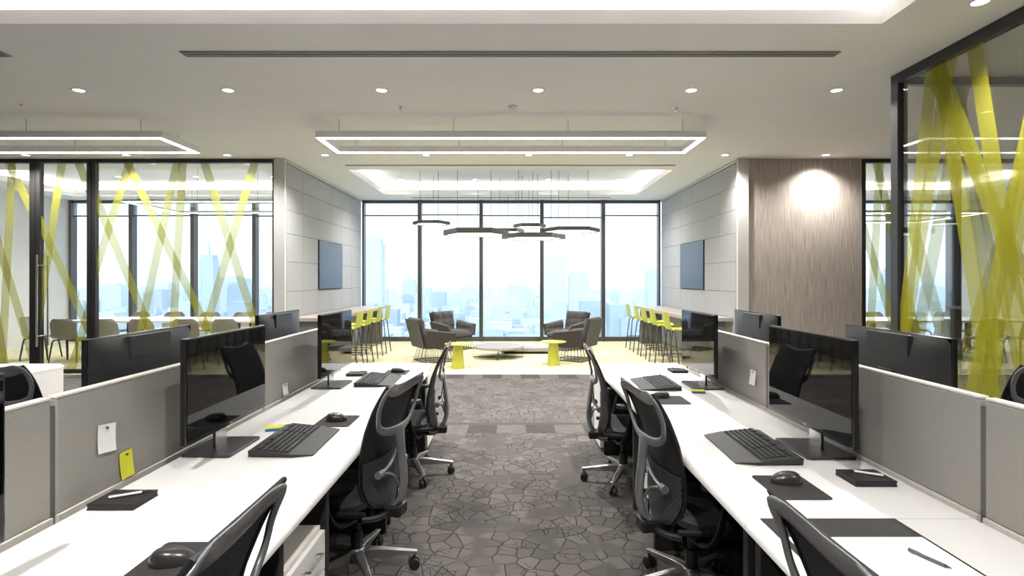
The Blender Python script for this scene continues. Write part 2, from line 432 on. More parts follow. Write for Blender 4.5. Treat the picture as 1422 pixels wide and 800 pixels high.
# ------------------------------------------------------------------ glazed screens with yellow film
def clip(poly, ax, lo, hi):
    for lim, sg in ((lo, 1), (hi, -1)):
        out = []
        for i in range(len(poly)):
            p, q = poly[i - 1], poly[i]
            ip, iq = (p[ax] - lim) * sg >= 0, (q[ax] - lim) * sg >= 0
            if ip != iq:
                t = (lim - p[ax]) / (q[ax] - p[ax]); out.append((p[0] + t * (q[0] - p[0]), p[1] + t * (q[1] - p[1])))
            if iq: out.append(q)
        poly = out
        if not poly: return []
    return poly
def strip(parent, p, q, hwid, plane, layer, a0, a1, z0, z1):
    """a straight band of film on the pane in the plane ('y',Y) or ('x',X), running edge to edge of the pane"""
    P, Q = (at(*p, plane[1]), at(*q, plane[1])) if plane[0] == 'y' else (at_x(*p, plane[1]), at_x(*q, plane[1]))
    i = 0 if plane[0] == 'y' else 1
    P, Q = Vector((P[i], P.z)), Vector((Q[i], Q.z)); d = (Q - P).normalized(); n = Vector((-d.y, d.x)) * hwid
    A, B = P - d * 6, Q + d * 6
    poly = clip(clip([tuple(A - n), tuple(A + n), tuple(B + n), tuple(B - n)], 0, a0, a1), 1, z0, z1)
    if len(poly) < 3: return
    o = layer * .0013
    if plane[0] == 'y': pts = [Vector((a, plane[1] - o, z)) - parent.location for a, z in poly]; e = Vector((0, -.001, 0))
    else: pts = [Vector((plane[1] - o, a, z)) - parent.location for a, z in poly]; e = Vector((-.001, 0, 0))
    MB().prism(pts, e).build('film_strip', M_film, parent)
GY = 9.22
def xw(px): return (px - VX) / F * GY
def pane(name, px0, px1, fr=.06, strips=(), ext=None):
    """a full-height glazed bay in the plane Y = GY between two picture columns"""
    x0, x1 = xw(px0), xw(px1)
    w = empty(name, ((x0 + x1) / 2, GY, 0), kind='structure'); h = (x1 - x0) / 2
    m = MB(); m.box(-h, -h + fr, 0, .09, 0, CZ - .003); m.box(h - fr, h, 0, .09, 0, CZ - .003)
    m.box(-h + fr, h - fr, 0, .09, 0, .07); m.box(-h + fr, h - fr, 0, .09, CZ - .065, CZ - .003)
    m.build('frame', M_dark, w, bevel=.003, seg=1)
    MB().box(-h + fr, h - fr, .04, .052, .07, CZ - .065).build('pane', M_glass, w)
    for k, (p, q, wd, full) in enumerate(strips):
        strip(w, p, q, .066, ('y', GY + .04), k + .2, x0 + fr, x1 - fr, .07, CZ - .065)
    return w
pane('window_16', -180, 48, .09, [((17, 226), (8, 405), 7, 1), ((12, 226), (47, 298), 6, 1), ((0, 346), (42, 485), 7, 1), ((-40, 226), (-10, 405), 7, 1)])
d1 = pane('door_1', 49, 126, .07, [((86, 226), (60, 400), 6, 1), ((109, 226), (121, 256), 6, 1), ((54, 304), (121, 453), 7, 1), ((117, 453), (99, 515), 8, 1)])
hd = MB(); hx = xw(56) - d1.location.x
for yy in (-.07, .15):
    hd.tube([(hx, yy, .45), (hx, yy, 1.95)], .016, 12)
hd.tube([(hx, -.07, .62), (hx, .15, .62)], .009, 8); hd.tube([(hx, -.07, 1.78), (hx, .15, 1.78)], .009, 8)
hd.build('door_handle', M_alu, d1, smooth=True)
pane('window_17', 127, 383, .06, [((131, 270), (207, 455), 7, 1), ((177, 226), (285, 450), 7, 1), ((180, 226), (134, 372), 6, 1), ((246, 226), (197, 452), 6, 1),
     ((254, 226), (241, 455), 5, 1), ((284, 226), (353, 445), 6, 1), ((354, 226), (286, 455), 6, 1)])
pane('window_18', 1198, 1330, .055, [((1217, 226), (1258, 400), 6, 1), ((1222, 226), (1212, 400), 6, 1), ((1203, 330), (1240, 450), 6, 1)])
pane('window_19', 1331, 1500, .055, [((1350, 226), (1400, 450), 6, 1), ((1420, 226), (1350, 450), 6, 1)])
pane('window_20', 1501, 1640, .055, [])

# the glazed meeting box on the right: one side screen parallel to the aisle, one facing screen
SX, SY = 3.70, 5.48
w = empty('window_21', (SX, 1.4, 0), kind='structure')
m = MB(); m.box(0, .07, 3.98, 4.08, 0, CZ - .003); m.box(0, .07, -4.55, -4.45, 0, CZ - .003)
m.box(0, .07, -4.45, 3.98, 0, .10); m.box(0, .07, -4.45, 3.98, CZ - .10, CZ - .003); m.build('frame', M_dark, w, bevel=.003, seg=1)
MB().box(.03, .042, -4.45, 3.98, .10, CZ - .10).build('pane', M_glass2, w)
ss = [((1301, 88), (1405, 360), 8), ((1320, 78), (1262, 430), 8), ((1405, 300), (1350, 556), 13), ((1425, 250), (1372, 540), 12),
      ((1322, 200), (1380, 556), 11), ((1280, 236), (1254, 470), 4), ((1404, 380), (1432, 560), 12)]
for k, (p, q, wd) in enumerate(ss): strip(w, p, q, .075, ('x', SX + .03), k + .2, -3.05, 5.38, .10, CZ - .10)
w = empty('window_22', (7.40, SY, 0), kind='structure')
m = MB(); m.box(-3.63, -3.53, 0, .07, 0, CZ - .003); m.box(3.5, 3.6, 0, .07, 0, CZ - .003)
m.box(-3.53, 3.5, 0, .07, 0, .08); m.box(-3.53, 3.5, 0, .07, CZ - .08, CZ - .003); m.build('frame', M_mull, w, bevel=.003, seg=1)
MB().box(-3.53, 3.5, .03, .042, .08, CZ - .08).build('pane', M_glass, w)
for k, (p, q, wd) in enumerate([((1338, 121), (1300, 330), 6), ((1330, 121), (1360, 330), 6), ((1368, 262), (1410, 350), 5), ((1412, 240), (1392, 330), 5), ((1262, 300), (1290, 400), 5)]):
    strip(w, p, q, .06, ('y', SY + .03), k + .2, 3.87, 10.9, .08, CZ - .08)
# screen door of the meeting box standing ajar: skipped, only the fixed glazing is in view

# ------------------------------------------------------------------ city outside
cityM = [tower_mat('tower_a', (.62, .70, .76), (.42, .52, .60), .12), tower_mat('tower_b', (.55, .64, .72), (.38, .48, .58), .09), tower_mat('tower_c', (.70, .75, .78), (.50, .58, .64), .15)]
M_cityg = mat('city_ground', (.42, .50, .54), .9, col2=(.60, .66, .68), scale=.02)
GZ = -70.0
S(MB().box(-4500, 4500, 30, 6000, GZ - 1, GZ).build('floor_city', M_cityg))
FOOT = []
def tower(x0, x1, top, Y, label, mi=0, crown=None):
    a, b = at(x0, top, Y), at(x1, top, Y); wd = b.x - a.x; dp = max(18, wd * .8)
    t = MB(); c = (a.x + b.x) / 2
    H = a.z - GZ
    o_ = empty('tower_block', (c, Y + dp / 2, GZ), 0, label, 'building', 'far towers of the hazy skyline')
    FOOT.append((c - wd / 2 - 2, c + wd / 2 + 2, Y - 2, Y + dp + 2))
    t.box(-wd / 2, wd / 2, -dp / 2, dp / 2, 0, H * .93); t.box(-wd * .42, wd * .42, -dp * .42, dp * .42, H * .93, H)
    t.build('tower_body', cityM[mi], o_)
    if crown == 'spire': MB().cyl((0, 0, H), wd * .08, H * .25, 8, wd * .01).build('spire', cityM[mi], o_)
    elif crown == 'dome': MB().lathe([(wd * .4, 0), (wd * .36, wd * .2), (wd * .2, wd * .4), (wd * .03, wd * .5)], (0, 0, H), 16).build('dome', cityM[mi], o_, smooth=True)
    else: MB().box(-wd * .2, wd * .15, -dp * .2, dp * .2, H, H + 3).build('roof_plant', cityM[mi], o_)
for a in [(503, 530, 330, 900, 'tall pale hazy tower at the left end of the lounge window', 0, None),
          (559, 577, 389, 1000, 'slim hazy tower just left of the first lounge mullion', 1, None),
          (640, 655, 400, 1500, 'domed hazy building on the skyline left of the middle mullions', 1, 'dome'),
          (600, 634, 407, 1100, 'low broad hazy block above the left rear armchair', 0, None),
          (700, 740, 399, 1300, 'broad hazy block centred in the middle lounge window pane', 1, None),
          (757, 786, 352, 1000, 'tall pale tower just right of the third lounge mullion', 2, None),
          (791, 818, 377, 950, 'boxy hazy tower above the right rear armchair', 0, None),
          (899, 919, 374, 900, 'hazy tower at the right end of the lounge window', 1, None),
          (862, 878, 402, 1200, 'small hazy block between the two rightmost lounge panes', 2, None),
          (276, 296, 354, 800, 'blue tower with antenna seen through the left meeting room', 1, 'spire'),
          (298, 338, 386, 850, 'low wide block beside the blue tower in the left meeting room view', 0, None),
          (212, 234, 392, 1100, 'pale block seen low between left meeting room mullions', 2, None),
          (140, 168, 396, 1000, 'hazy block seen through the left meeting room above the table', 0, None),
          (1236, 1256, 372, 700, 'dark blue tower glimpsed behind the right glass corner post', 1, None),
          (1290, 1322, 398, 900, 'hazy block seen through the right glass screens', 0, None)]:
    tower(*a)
random.seed(3)
cm = MB()
for i in range(5200):
    Y = 420 + 3200 * random.random() ** 1.6; X = (random.random() * 2 - 1) * Y * 1.0
    wd, dp, H = random.uniform(9, 26), random.uniform(9, 26), random.uniform(6, 30) * (1 if random.random() < .93 else 1.9)
    if any(X + wd / 2 > f[0] and X - wd / 2 < f[1] and Y + dp > f[2] and Y < f[3] for f in FOOT): continue
    cm.box(X - wd / 2, X + wd / 2, Y, Y + dp, GZ, GZ + H, random.randrange(4))
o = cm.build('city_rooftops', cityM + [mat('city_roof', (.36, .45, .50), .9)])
tag(o, 'countless pale hazy low city buildings spreading below the windows', 'city', kind='stuff')

m_, nt_, o_ = nt_new('haze'); v_ = nt_.nodes.new('ShaderNodeVolumeScatter'); v_.inputs['Density'].default_value = .00032; v_.inputs['Anisotropy'].default_value = 0; v_.inputs[0].default_value = rgb((.93, .97, 1)); L(nt_, v_.outputs[0], o_.inputs['Volume'])
# thin haze over the city
tag(MB().box(-5000, 5000, 80, 6500, GZ - .5, 25).build('city_haze', m_), 'pale morning haze lying over the city outside the windows', 'haze', kind='stuff')
# ------------------------------------------------------------------ lights in the ceiling
def cove(label, segs, z):
    t = empty('cove_light', (segs[0][0], segs[0][2], z), 0, label, 'light')
    ox, oy = segs[0][0], segs[0][2]
    for (x0, x1, y0, y1) in segs:
        MB().box(x0 - ox, x1 - ox, y0 - oy, y1 - oy, 0, .028).build('led_strip', M_led, t)
for k, (x0, x1, y0, y1, d) in enumerate(COF):
    z = CZ + .082; q0, q1 = .055, .095
    segs = [(x0 - q1, x1 + q1, y1 + q0, y1 + q1), (x1 + q0, x1 + q1, y0 - q0, y1 + q0), (x0 - q1, x0 - q0, y0 - q0, y1 + q0), (x0 - q1, x1 + q1, y0 - q1, y0 - q0)]
    cove(['white strip lighting inside the long ceiling recess over the desks', 'white cove lighting inside the ceiling recess over the lounge',
          'white cove lighting in the left meeting room ceiling recess', 'white cove lighting in the right meeting room ceiling recess'][k], segs, z)
def ring_light(cx, x0, x1, y0, y1, z, label, nw=4, wd=.07, hh=.09):
    t = empty('ring_light', (cx, (y0 + y1) / 2, z), 0, label, 'light'); yy = (y1 - y0) / 2; a, b = x0 - cx, x1 - cx
    f = MB(); f.box(a, b, -yy, -yy + wd, .008, hh); f.box(a, b, yy - wd, yy, .008, hh)
    f.box(a, a + wd, -yy + wd, yy - wd, .008, hh); f.box(b - wd, b, -yy + wd, yy - wd, .008, hh)
    f.build('frame', M_trimw, t)
    l = MB(); i = .008
    l.box(a + i, b - i, -yy + i, -yy + wd - i, 0, .009); l.box(a + i, b - i, yy - wd + i, yy - i, 0, .009)
    l.box(a + i, a + wd - i, -yy + wd - i, yy - wd + i, 0, .009); l.box(b - wd + i, b - i, -yy + wd - i, yy - wd + i, 0, .009)
    l.build('diffuser', M_led2, t)
    for k in range(nw):
        x = a + .28 + (b - a - .56) * k / (nw - 1)
        for y in (-yy + wd / 2, yy - wd / 2):
            MB().cyl((x, y, hh), .003, CZ - z - hh, 6).build('suspension_wire', M_cable, t)
ring_light(0, -2.40, 2.39, 6.88, 7.73, EYE + 1.73, 'long white rectangular ring light hanging over the aisle, centre of the ceiling')
ring_light(-6.68, -9.08, -4.28, 6.88, 7.73, EYE + 1.73, 'long white rectangular ring light hanging before the left meeting room')
ring_light(-5.6, -6.95, -4.25, 10.0, 11.75, EYE + 1.38, 'rectangular ring light hanging over the left meeting table', 3, .05, .05)
ring_light(7.2, 5.9, 8.5, 10.0, 11.75, EYE + 1.18, 'rectangular ring light hanging over the right meeting table', 3, .05, .05)

def downlight_proto():
    t = empty('downlight', (0, 0, 0), 0, 'x', 'light', 'round recessed downlights in the ceiling')
    r = MB(); n = 28
    r.lathe([(.050, -.001), (.056, -.008), (.070, -.006), (.072, -.001), (.072, -.0005), (.05, -.0005)], n=n); r.build('trim_ring', M_trimw, t, smooth=True)
    MB().cyl((0, 0, -.004), .050, .003, 24).build('lamp_lens', M_lamp, t)
    return t
dp_ = Proto(downlight_proto())
grid = [-7.72, -6.12, -4.52, -2.96, -1.355, .28, 1.88, 3.40, 5.0]
rows = []
def spot(x, y, z, p=60, size=100):
    l = bpy.data.lights.new('downlight_beam', 'SPOT'); l.energy = p * 2.0; l.spot_size = math.radians(size); l.spot_blend = 1.0; l.shadow_soft_size = .05; l.color = (1, .975, .94)
    o = bpy.data.objects.new('downlight_beam', l); C.objects.link(o); return o
def put_down(x, y, z, label, grp, p=60, size=135, beam=True):
    o = dp_.get((x, y, z), 0, label, grp)
    if beam:
        b = spot(x, y, z, p, size); b.parent = o; b.location = (0, 0, -.03)
nth = ['first', 'second', 'third', 'fourth', 'fifth', 'sixth', 'seventh', 'eighth', 'ninth']
for i, x in enumerate(grid[2:8]):
    put_down(x, 5.87, CZ, 'round downlight, %s from the left in the row over the desks' % nth[i], 'downlights of the row over the desks', 85)
for i, x in enumerate(grid):
    put_down(x, 8.93, CZ, 'round downlight, %s from the left in the row before the lounge' % nth[i], 'downlights of the row before the lounge', (10 if x == 3.40 else 42) if x < 4.5 else 8, 135 if x < 4.5 else 98)
put_down(3.34, 4.0, CZ, 'round downlight at the top right beside the glass screen frame', 'downlights beside the glass screen', 90)
for i, x in enumerate([-2.49, -.81, .85, 2.43]):
    put_down(x, 12.65, CZ + .27, 'round downlight, %s from the left inside the lounge ceiling recess' % nth[i], 'downlights in the lounge recess', 40)
for s_, nm in ((-1, 'left'), (1, 'right')):  # extra downlights, added to brighten the meeting room walls
    for i, x in enumerate([5.2, 6.9, 8.6]):
        put_down(s_ * x, 12.3, CZ + .27, 'round downlight added to brighten the %s meeting room, %s from the lounge' % (nm, nth[i]), 'downlights added to brighten the meeting rooms', 60)
for i, (x, y) in enumerate([(5.6, 4.4), (7.2, 4.4), (5.6, 2.6)]):
    put_down(x, y, CZ, ['round downlight behind the right glass screen, nearest the corner post', 'round downlight behind the right glass screen, farther right', 'round downlight inside the right glass box, nearest'][i], 'downlights in the glass box', 35)
# rows behind the camera light the near desks (the office goes on)
for x in (-4.52, -1.355, .28, 3.4):
    put_down(x, .6, CZ, 'round downlight in the office behind the viewer', 'downlights behind the viewer', 70)

def vent(x0, x1, y0, y1, label, n=2):
    t = empty('ceiling_vent', ((x0 + x1) / 2, (y0 + y1) / 2, CZ), 0, label, 'vent'); h, d = (x1 - x0) / 2, (y1 - y0) / 2
    MB().box(-h, h, -d, d, -.004, -.001).build('slot_backing', M_dark, t)
    f = MB(); q = .012; f.box(-h, h, -d, -d + q, -.010, -.004); f.box(-h, h, d - q, d, -.010, -.004); f.box(-h, -h + q, -d + q, d - q, -.010, -.004); f.box(h - q, h, -d + q, d - q, -.010, -.004)
    f.build('frame', mat('vent_grey', (.30, .29, .28), .5), t)
    s = MB()
    for k in range(n): yy = -d + q + (2 * d - 2 * q) * (k + .5) / n; s.box(-h + q, h - q, yy - .009, yy + .009, -.010, -.004)
    s.build('slat', mat('vent_grey', (.30, .29, .28), .5), t)
vent(-2.88, 2.86, 4.87, 4.98, 'long thin slot air vent across the ceiling over the desks')
vent(-9.5, -4.42, 4.87, 4.98, 'slot air vent running off the left edge of the ceiling')
vent(-2.87, 2.84, 9.70, 9.76, 'slot air vent in the ceiling before the lounge recess', 1)
vent(-2.4, 2.4, 13.55, 13.60, 'thin slot air vent in the ceiling beside the lounge windows', 1)
sm = MB().lathe([(.055, 0), (.055, -.018), (.04, -.032), (.02, -.036)], n=24).build('smoke_detector', M_trimw, smooth=True); sm.location = (0.02, 6.42, CZ)
tag(sm, 'white round smoke detector on the ceiling between the downlights', 'smoke detector')
for (x, y, lb) in ((-5.55, 6.36, 'small ceiling sprinkler head at the far left of the ceiling'), (-1.27, 6.45, 'small ceiling sprinkler head left of the smoke detector'), (1.9, 6.5, 'small ceiling sprinkler head right of the smoke detector')):
    s_ = MB().lathe([(.03, 0), (.03, -.004), (.012, -.006), (.010, -.03), (.018, -.034), (.018, -.037)], n=16).build('ceiling_sprinkler', M_alu, smooth=True)
    s_.location = (x, y, CZ); tag(s_, lb, 'sprinkler', 'ceiling sprinkler heads')

# hexagon pendants over the lounge
def hexpend(X, Yf, side, zb, hgt, label, rec=.27):
    R = side; apo = side * math.sqrt(3) / 2
    t = empty('pendant_light', (X, Yf + apo, zb), 0, label, 'pendant light', 'hexagonal pendant lights over the lounge')
    def hx(r, z): return [Vector((r * math.cos(PI / 3 * k), r * math.sin(PI / 3 * k), z)) for k in range(6)]
    o_, i_ = hx(R, 0), hx(R - .045, 0); ot, it = hx(R, hgt), hx(R - .045, hgt)
    m = MB()
    for k in range(6):
        j = (k + 1) % 6
        m.quad(o_[k], o_[j], ot[j], ot[k]); m.quad(i_[j], i_[k], it[k], it[j]); m.quad(ot[k], ot[j], it[j], it[k]); m.quad(o_[j], o_[k], i_[k], i_[j])
    m.build('housing', M_pend, t)
    MB().prism(hx(R - .046, .012), (0, 0, .02)).build('diffuser', M_diff, t)
    MB().prism(hx(R - .046, hgt - .012), (0, 0, .01)).build('top_cover', M_pend, t)
    for k in (4, 5, 1.5):
        a = PI / 3 * k; r = (R if k != 1.5 else apo) - .02
        MB().cyl((r * math.cos(a), r * math.sin(a), hgt), .0045, CZ + rec - zb - hgt - .001, 6).build('suspension_wire', M_cable, t)
hexpend(-1.71, 11.67, .40, 2.72, .065, 'small hexagonal pendant light hanging leftmost over the lounge')
hexpend(-.75, 11.36, .70, 2.49, .11, 'large hexagonal pendant light hanging left of centre over the lounge')
hexpend(-.08, 12.62, .38, 2.63, .07, 'small hexagonal pendant light half hidden behind the large left one')
hexpend(.40, 12.05, .36, 2.69, .07, 'small hexagonal pendant light, rear one just above the lowest pendant')
hexpend(.45, 10.72, .64, 2.36, .09, 'large hexagonal pendant light hanging lowest, right of centre over the lounge')
hexpend(1.22, 11.0, .60, 2.52, .07, 'wide flat hexagonal pendant light hanging rightmost over the lounge')

# ------------------------------------------------------------------ desks
DZ = .74
def desk_top_mb(y0, y1):
    """bullnose-fronted top; local x = 0 at the front edge growing to the divider"""
    prof = [(0.0, DZ - .038), (.0, DZ - .030), (.004, DZ - .019), (.014, DZ - .009), (.030, DZ - .003), (.055, DZ), (.775, DZ), (.775, DZ - .042), (.012, DZ - .042)]
    n = len(prof)
    vs = [(x, y0, z) for x, z in prof] + [(x, y1, z) for x, z in prof]
    return MB().add(vs, [tuple(range(n)), tuple(range(2 * n - 1, n - 1, -1))] + [(i, i + n, (i + 1) % n + n, (i + 1) % n) for i in range(n)])
def desk(xf, s, y0, y1, label, legs):
    """xf: world X of the front edge; s: +1 if the desk extends towards +X"""
    t = empty('desk', (xf, y0, 0), 0, label, 'desk', 'white desks in the two benches')
    m = desk_top_mb(.0015, y1 - y0 - .0015)
    m.v = [(s * x, y, z) for x, y, z in m.v]
    m.build('desk_top', M_desk, t, smooth=True, angle=50)
    for yl in legs:
        a, b = sorted((s * .03, s * .74)); q = yl - y0
        l = MB(); l.box(a, b, q - .02, q + .02, 0.002, DZ - .044)
        l.build('leg', M_blackm, t, bevel=.003)
    a, b = sorted((s * .52, s * .54)); MB().box(a, b, .1, y1 - y0 - .1, .30, DZ - .044).build('modesty_panel', M_blackm, t)
    return t
Yd = [.30, 1.90, 3.50, 5.06]
for s, side in ((-1, 'left'), (1, 'right')):
    for k in range(3):
        nm = ['nearest', 'middle', 'farthest'][k]
        lg = [Yd[k] + .06, Yd[k + 1] - .06]
        if k == 0: lg[1] = 1.87
        if s < 0 and k == 1: lg[0] = 2.34
        xe, xo, xd = (.735, 2.37, 1.565) if s < 0 else (.79, 2.43, 1.61)
        if s > 0 and k == 1: lg = [1.97, 3.225]
        if s > 0 and k == 2: lg = [3.78, 4.98]
        desk(s * xe, s, Yd[k], Yd[k + 1], 'white desk, %s of the three facing the aisle on the %s' % (nm, side), lg)
        desk(s * xo, -s, Yd[k], Yd[k + 1], 'white desk behind the fabric divider on the %s, %s of three' % (side, nm), [Yd[k] + .06, Yd[k + 1] - .06])
        # divider panels
        t = empty('desk_divider', (s * xd, Yd[k], 0), 0, 'grey fabric desk divider with pale top edge, %s of three on the %s bench' % (nm, side), 'divider', 'fabric dividers between the desks')
        ln = Yd[k + 1] - Yd[k]
        MB().box(-.0175, .0175, .012, ln - .012, DZ + .008, 1.143).build('fabric_panel', M_div, t, bevel=.006, seg=2)
        m = MB(); m.box(-.0185, .0185, .012, ln - .012, 1.143, 1.153); m.build('top_trim', M_divtrim, t, bevel=.003)
        MB().box(-.012, .012, -.011, .011, DZ - .05, 1.12).build('joint_post', mat('joint_grey', (.10, .092, .088), .6), t)
        MB().box(-.026, .026, .012, ln - .012, DZ - .035, DZ + .008).build('base_rail', M_divtrim, t)
    # closing cabinet at the far end of each bench
    t = empty('end_cabinet', (s * (1.155 if s < 0 else 1.20), 5.24, 0), 0, 'white storage cabinet closing the far end of the %s desk bench' % side, 'cabinet', 'bench end cabinets')
    MB().box(-.40, .40, -.175, .175, .03, DZ - .0365).build('body', M_front, t, bevel=.003)
    MB().box(-.40, .40, -.178, .178, DZ - .036, DZ).build('cabinet_top', M_desk, t, bevel=.004)
    MB().box(-.37, .37, -.15, .15, .001, .03).build('plinth', M_blackm, t)
def pedestal(xf, s, y0, label, ln=.43, h=.55):
    t = empty('drawer_pedestal', (xf, y0, 0), 0, label, 'drawer unit', 'under-desk drawer pedestals')
    a, b = sorted((s * .02, s * .43)); MB().box(a, b, 0, ln, .05, h).build('body', M_cab, t, bevel=.003)
    a, b = sorted((s * .05, s * .41)); MB().box(a, b, .03, ln - .03, .001, .05).build('plinth', M_blackm, t)
    for k in range(3):
        z0 = .06 + k * .163
        a, b = sorted((0, s * .018)); d = MB().box(a, b, .003, ln - .003, z0, z0 + .157).build('drawer', M_front, t, bevel=.002)
        q = -s * .028; zz = z0 + .11
        MB().tube([(0, ln / 2 - .07, zz), (q, ln / 2 - .07, zz), (q, ln / 2 + .07, zz), (0, ln / 2 + .07, zz)], .005, 8).build('handle', M_alu, d)
pedestal(-.75, -1, 1.905, 'pale drawer pedestal with bar handles under the left middle desk', .36, .56)
pedestal(.86, 1, 3.26, 'pale drawer pedestal behind the right middle chair')
# next bench to the left, of which the far end shows
t = desk(-4.30, -1, 3.50, 5.40, 'white desk of the next bench at the far left edge', [3.6, 4.9])
MB().box(-.80, -.002, 1.86, 1.895, 0, DZ - .037).build('end_panel', M_front, t)
MB().box(-.40, -.002, 1.46, 1.86, 0.05, DZ - .037).build('side_unit', M_front, t)

# ------------------------------------------------------------------ task chair (local: faces +Y, back at -Y)
def prof(z):
    """y of the back surface on the centre line"""
    K = [(.38, -.19), (.46, -.17), (.55, -.155), (.66, -.16), (.80, -.185), (.92, -.22), (1.0, -.25), (1.06, -.27)]
    for (a, ya), (b, yb) in zip(K, K[1:]):
        if z <= b:
            t = (z - a) / (b - a); return ya + (yb - ya) * t
    return K[-1][1]
def hw(v):
    K = [(0, .05), (.02, .10), (.05, .145), (.10, .185), (.17, .212), (.25, .225), (.40, .232), (.6, .236), (.8, .240), (.92, .236), (1, .222)]
    for (a, ya), (b, yb) in zip(K, K[1:]):
        if v <= b: return ya + (yb - ya) * (v - a) / (b - a)
    return K[-1][1]
def backpt(x, v):
    """x in -1..1 across, v in 0..1 up the back"""
    ztop = 1.005 + .028 * x * x; z = .385 + (ztop - .385) * v
    fl = max(0, (v - .55) / .45)
    y = prof(z) + (.032 * (1 - v) ** .7 - .022 * fl * fl) * x * x
    return Vector((x * hw(v) * .95, y, z))
def backn(x, v):
    e = .02; a = backpt(x + e, v) - backpt(x - e, v); b = backpt(x, min(1, v + e)) - backpt(x, max(0, v - e)); n = b.cross(a); n.normalize()
    return n if n.y < 0 else -n
def slot_mat():
    m, nt, out = nt_new('chair_back_mesh'); N = nt.nodes
    p = N.new('ShaderNodeBsdfPrincipled'); p.inputs['Roughness'].default_value = .55; L(nt, p.outputs[0], out.inputs[0])
    tc = N.new('ShaderNodeTexCoord'); mp = N.new('ShaderNodeMapping'); mp.inputs['Rotation'].default_value = (PI / 2, 0, 0); mp.inputs['Scale'].default_value = (1, 1, 1)
    L(nt, tc.outputs['Object'], mp.inputs[0])
    br = N.new('ShaderNodeTexBrick'); br.inputs['Scale'].default_value = 28; L(nt, mp.outputs[0], br.inputs['Vector'])
    br.inputs['Color1'].default_value = rgb((.002, .002, .002)); br.inputs['Color2'].default_value = rgb((.003, .003, .003)); br.inputs['Mortar'].default_value = rgb((.020, .020, .021))
    br.inputs['Mortar Size'].default_value = .035; br.inputs['Mortar Smooth'].default_value = .3; br.inputs['Brick Width'].default_value = .5; br.inputs['Row Height'].default_value = .22
    L(nt, br.outputs['Color'], p.inputs['Base Color'])
    b = N.new('ShaderNodeBump'); b.inputs['Strength'].default_value = .6; b.inputs['Distance'].default_value = .003; L(nt, br.outputs['Fac'], b.inputs['Height']); L(nt, b.outputs[0], p.inputs['Normal'])
    return m
M_slot = slot_mat()
def bez(pts, n):
    """Catmull-Rom through pts"""
    P = [Vector(p) for p in pts]; out = []
    for i in range(len(P) - 1):
        p0, p1, p2, p3 = P[max(i - 1, 0)], P[i], P[i + 1], P[min(i + 2, len(P) - 1)]
        for k in range(n):
            t = k / n
            out.append(.5 * ((2 * p1) + (-p0 + p2) * t + (2 * p0 - 5 * p1 + 4 * p2 - p3) * t * t + (-p0 + 3 * p1 - 3 * p2 + p3) * t ** 3))
    out.append(P[-1]); return out
def interp(vals, n):
    out = []
    for i in range(len(vals) - 1):
        for k in range(n):
            t = k / n; out.append(tuple(a + (b - a) * t for a, b in zip(vals[i], vals[i + 1])))
    out.append(tuple(vals[-1])); return out
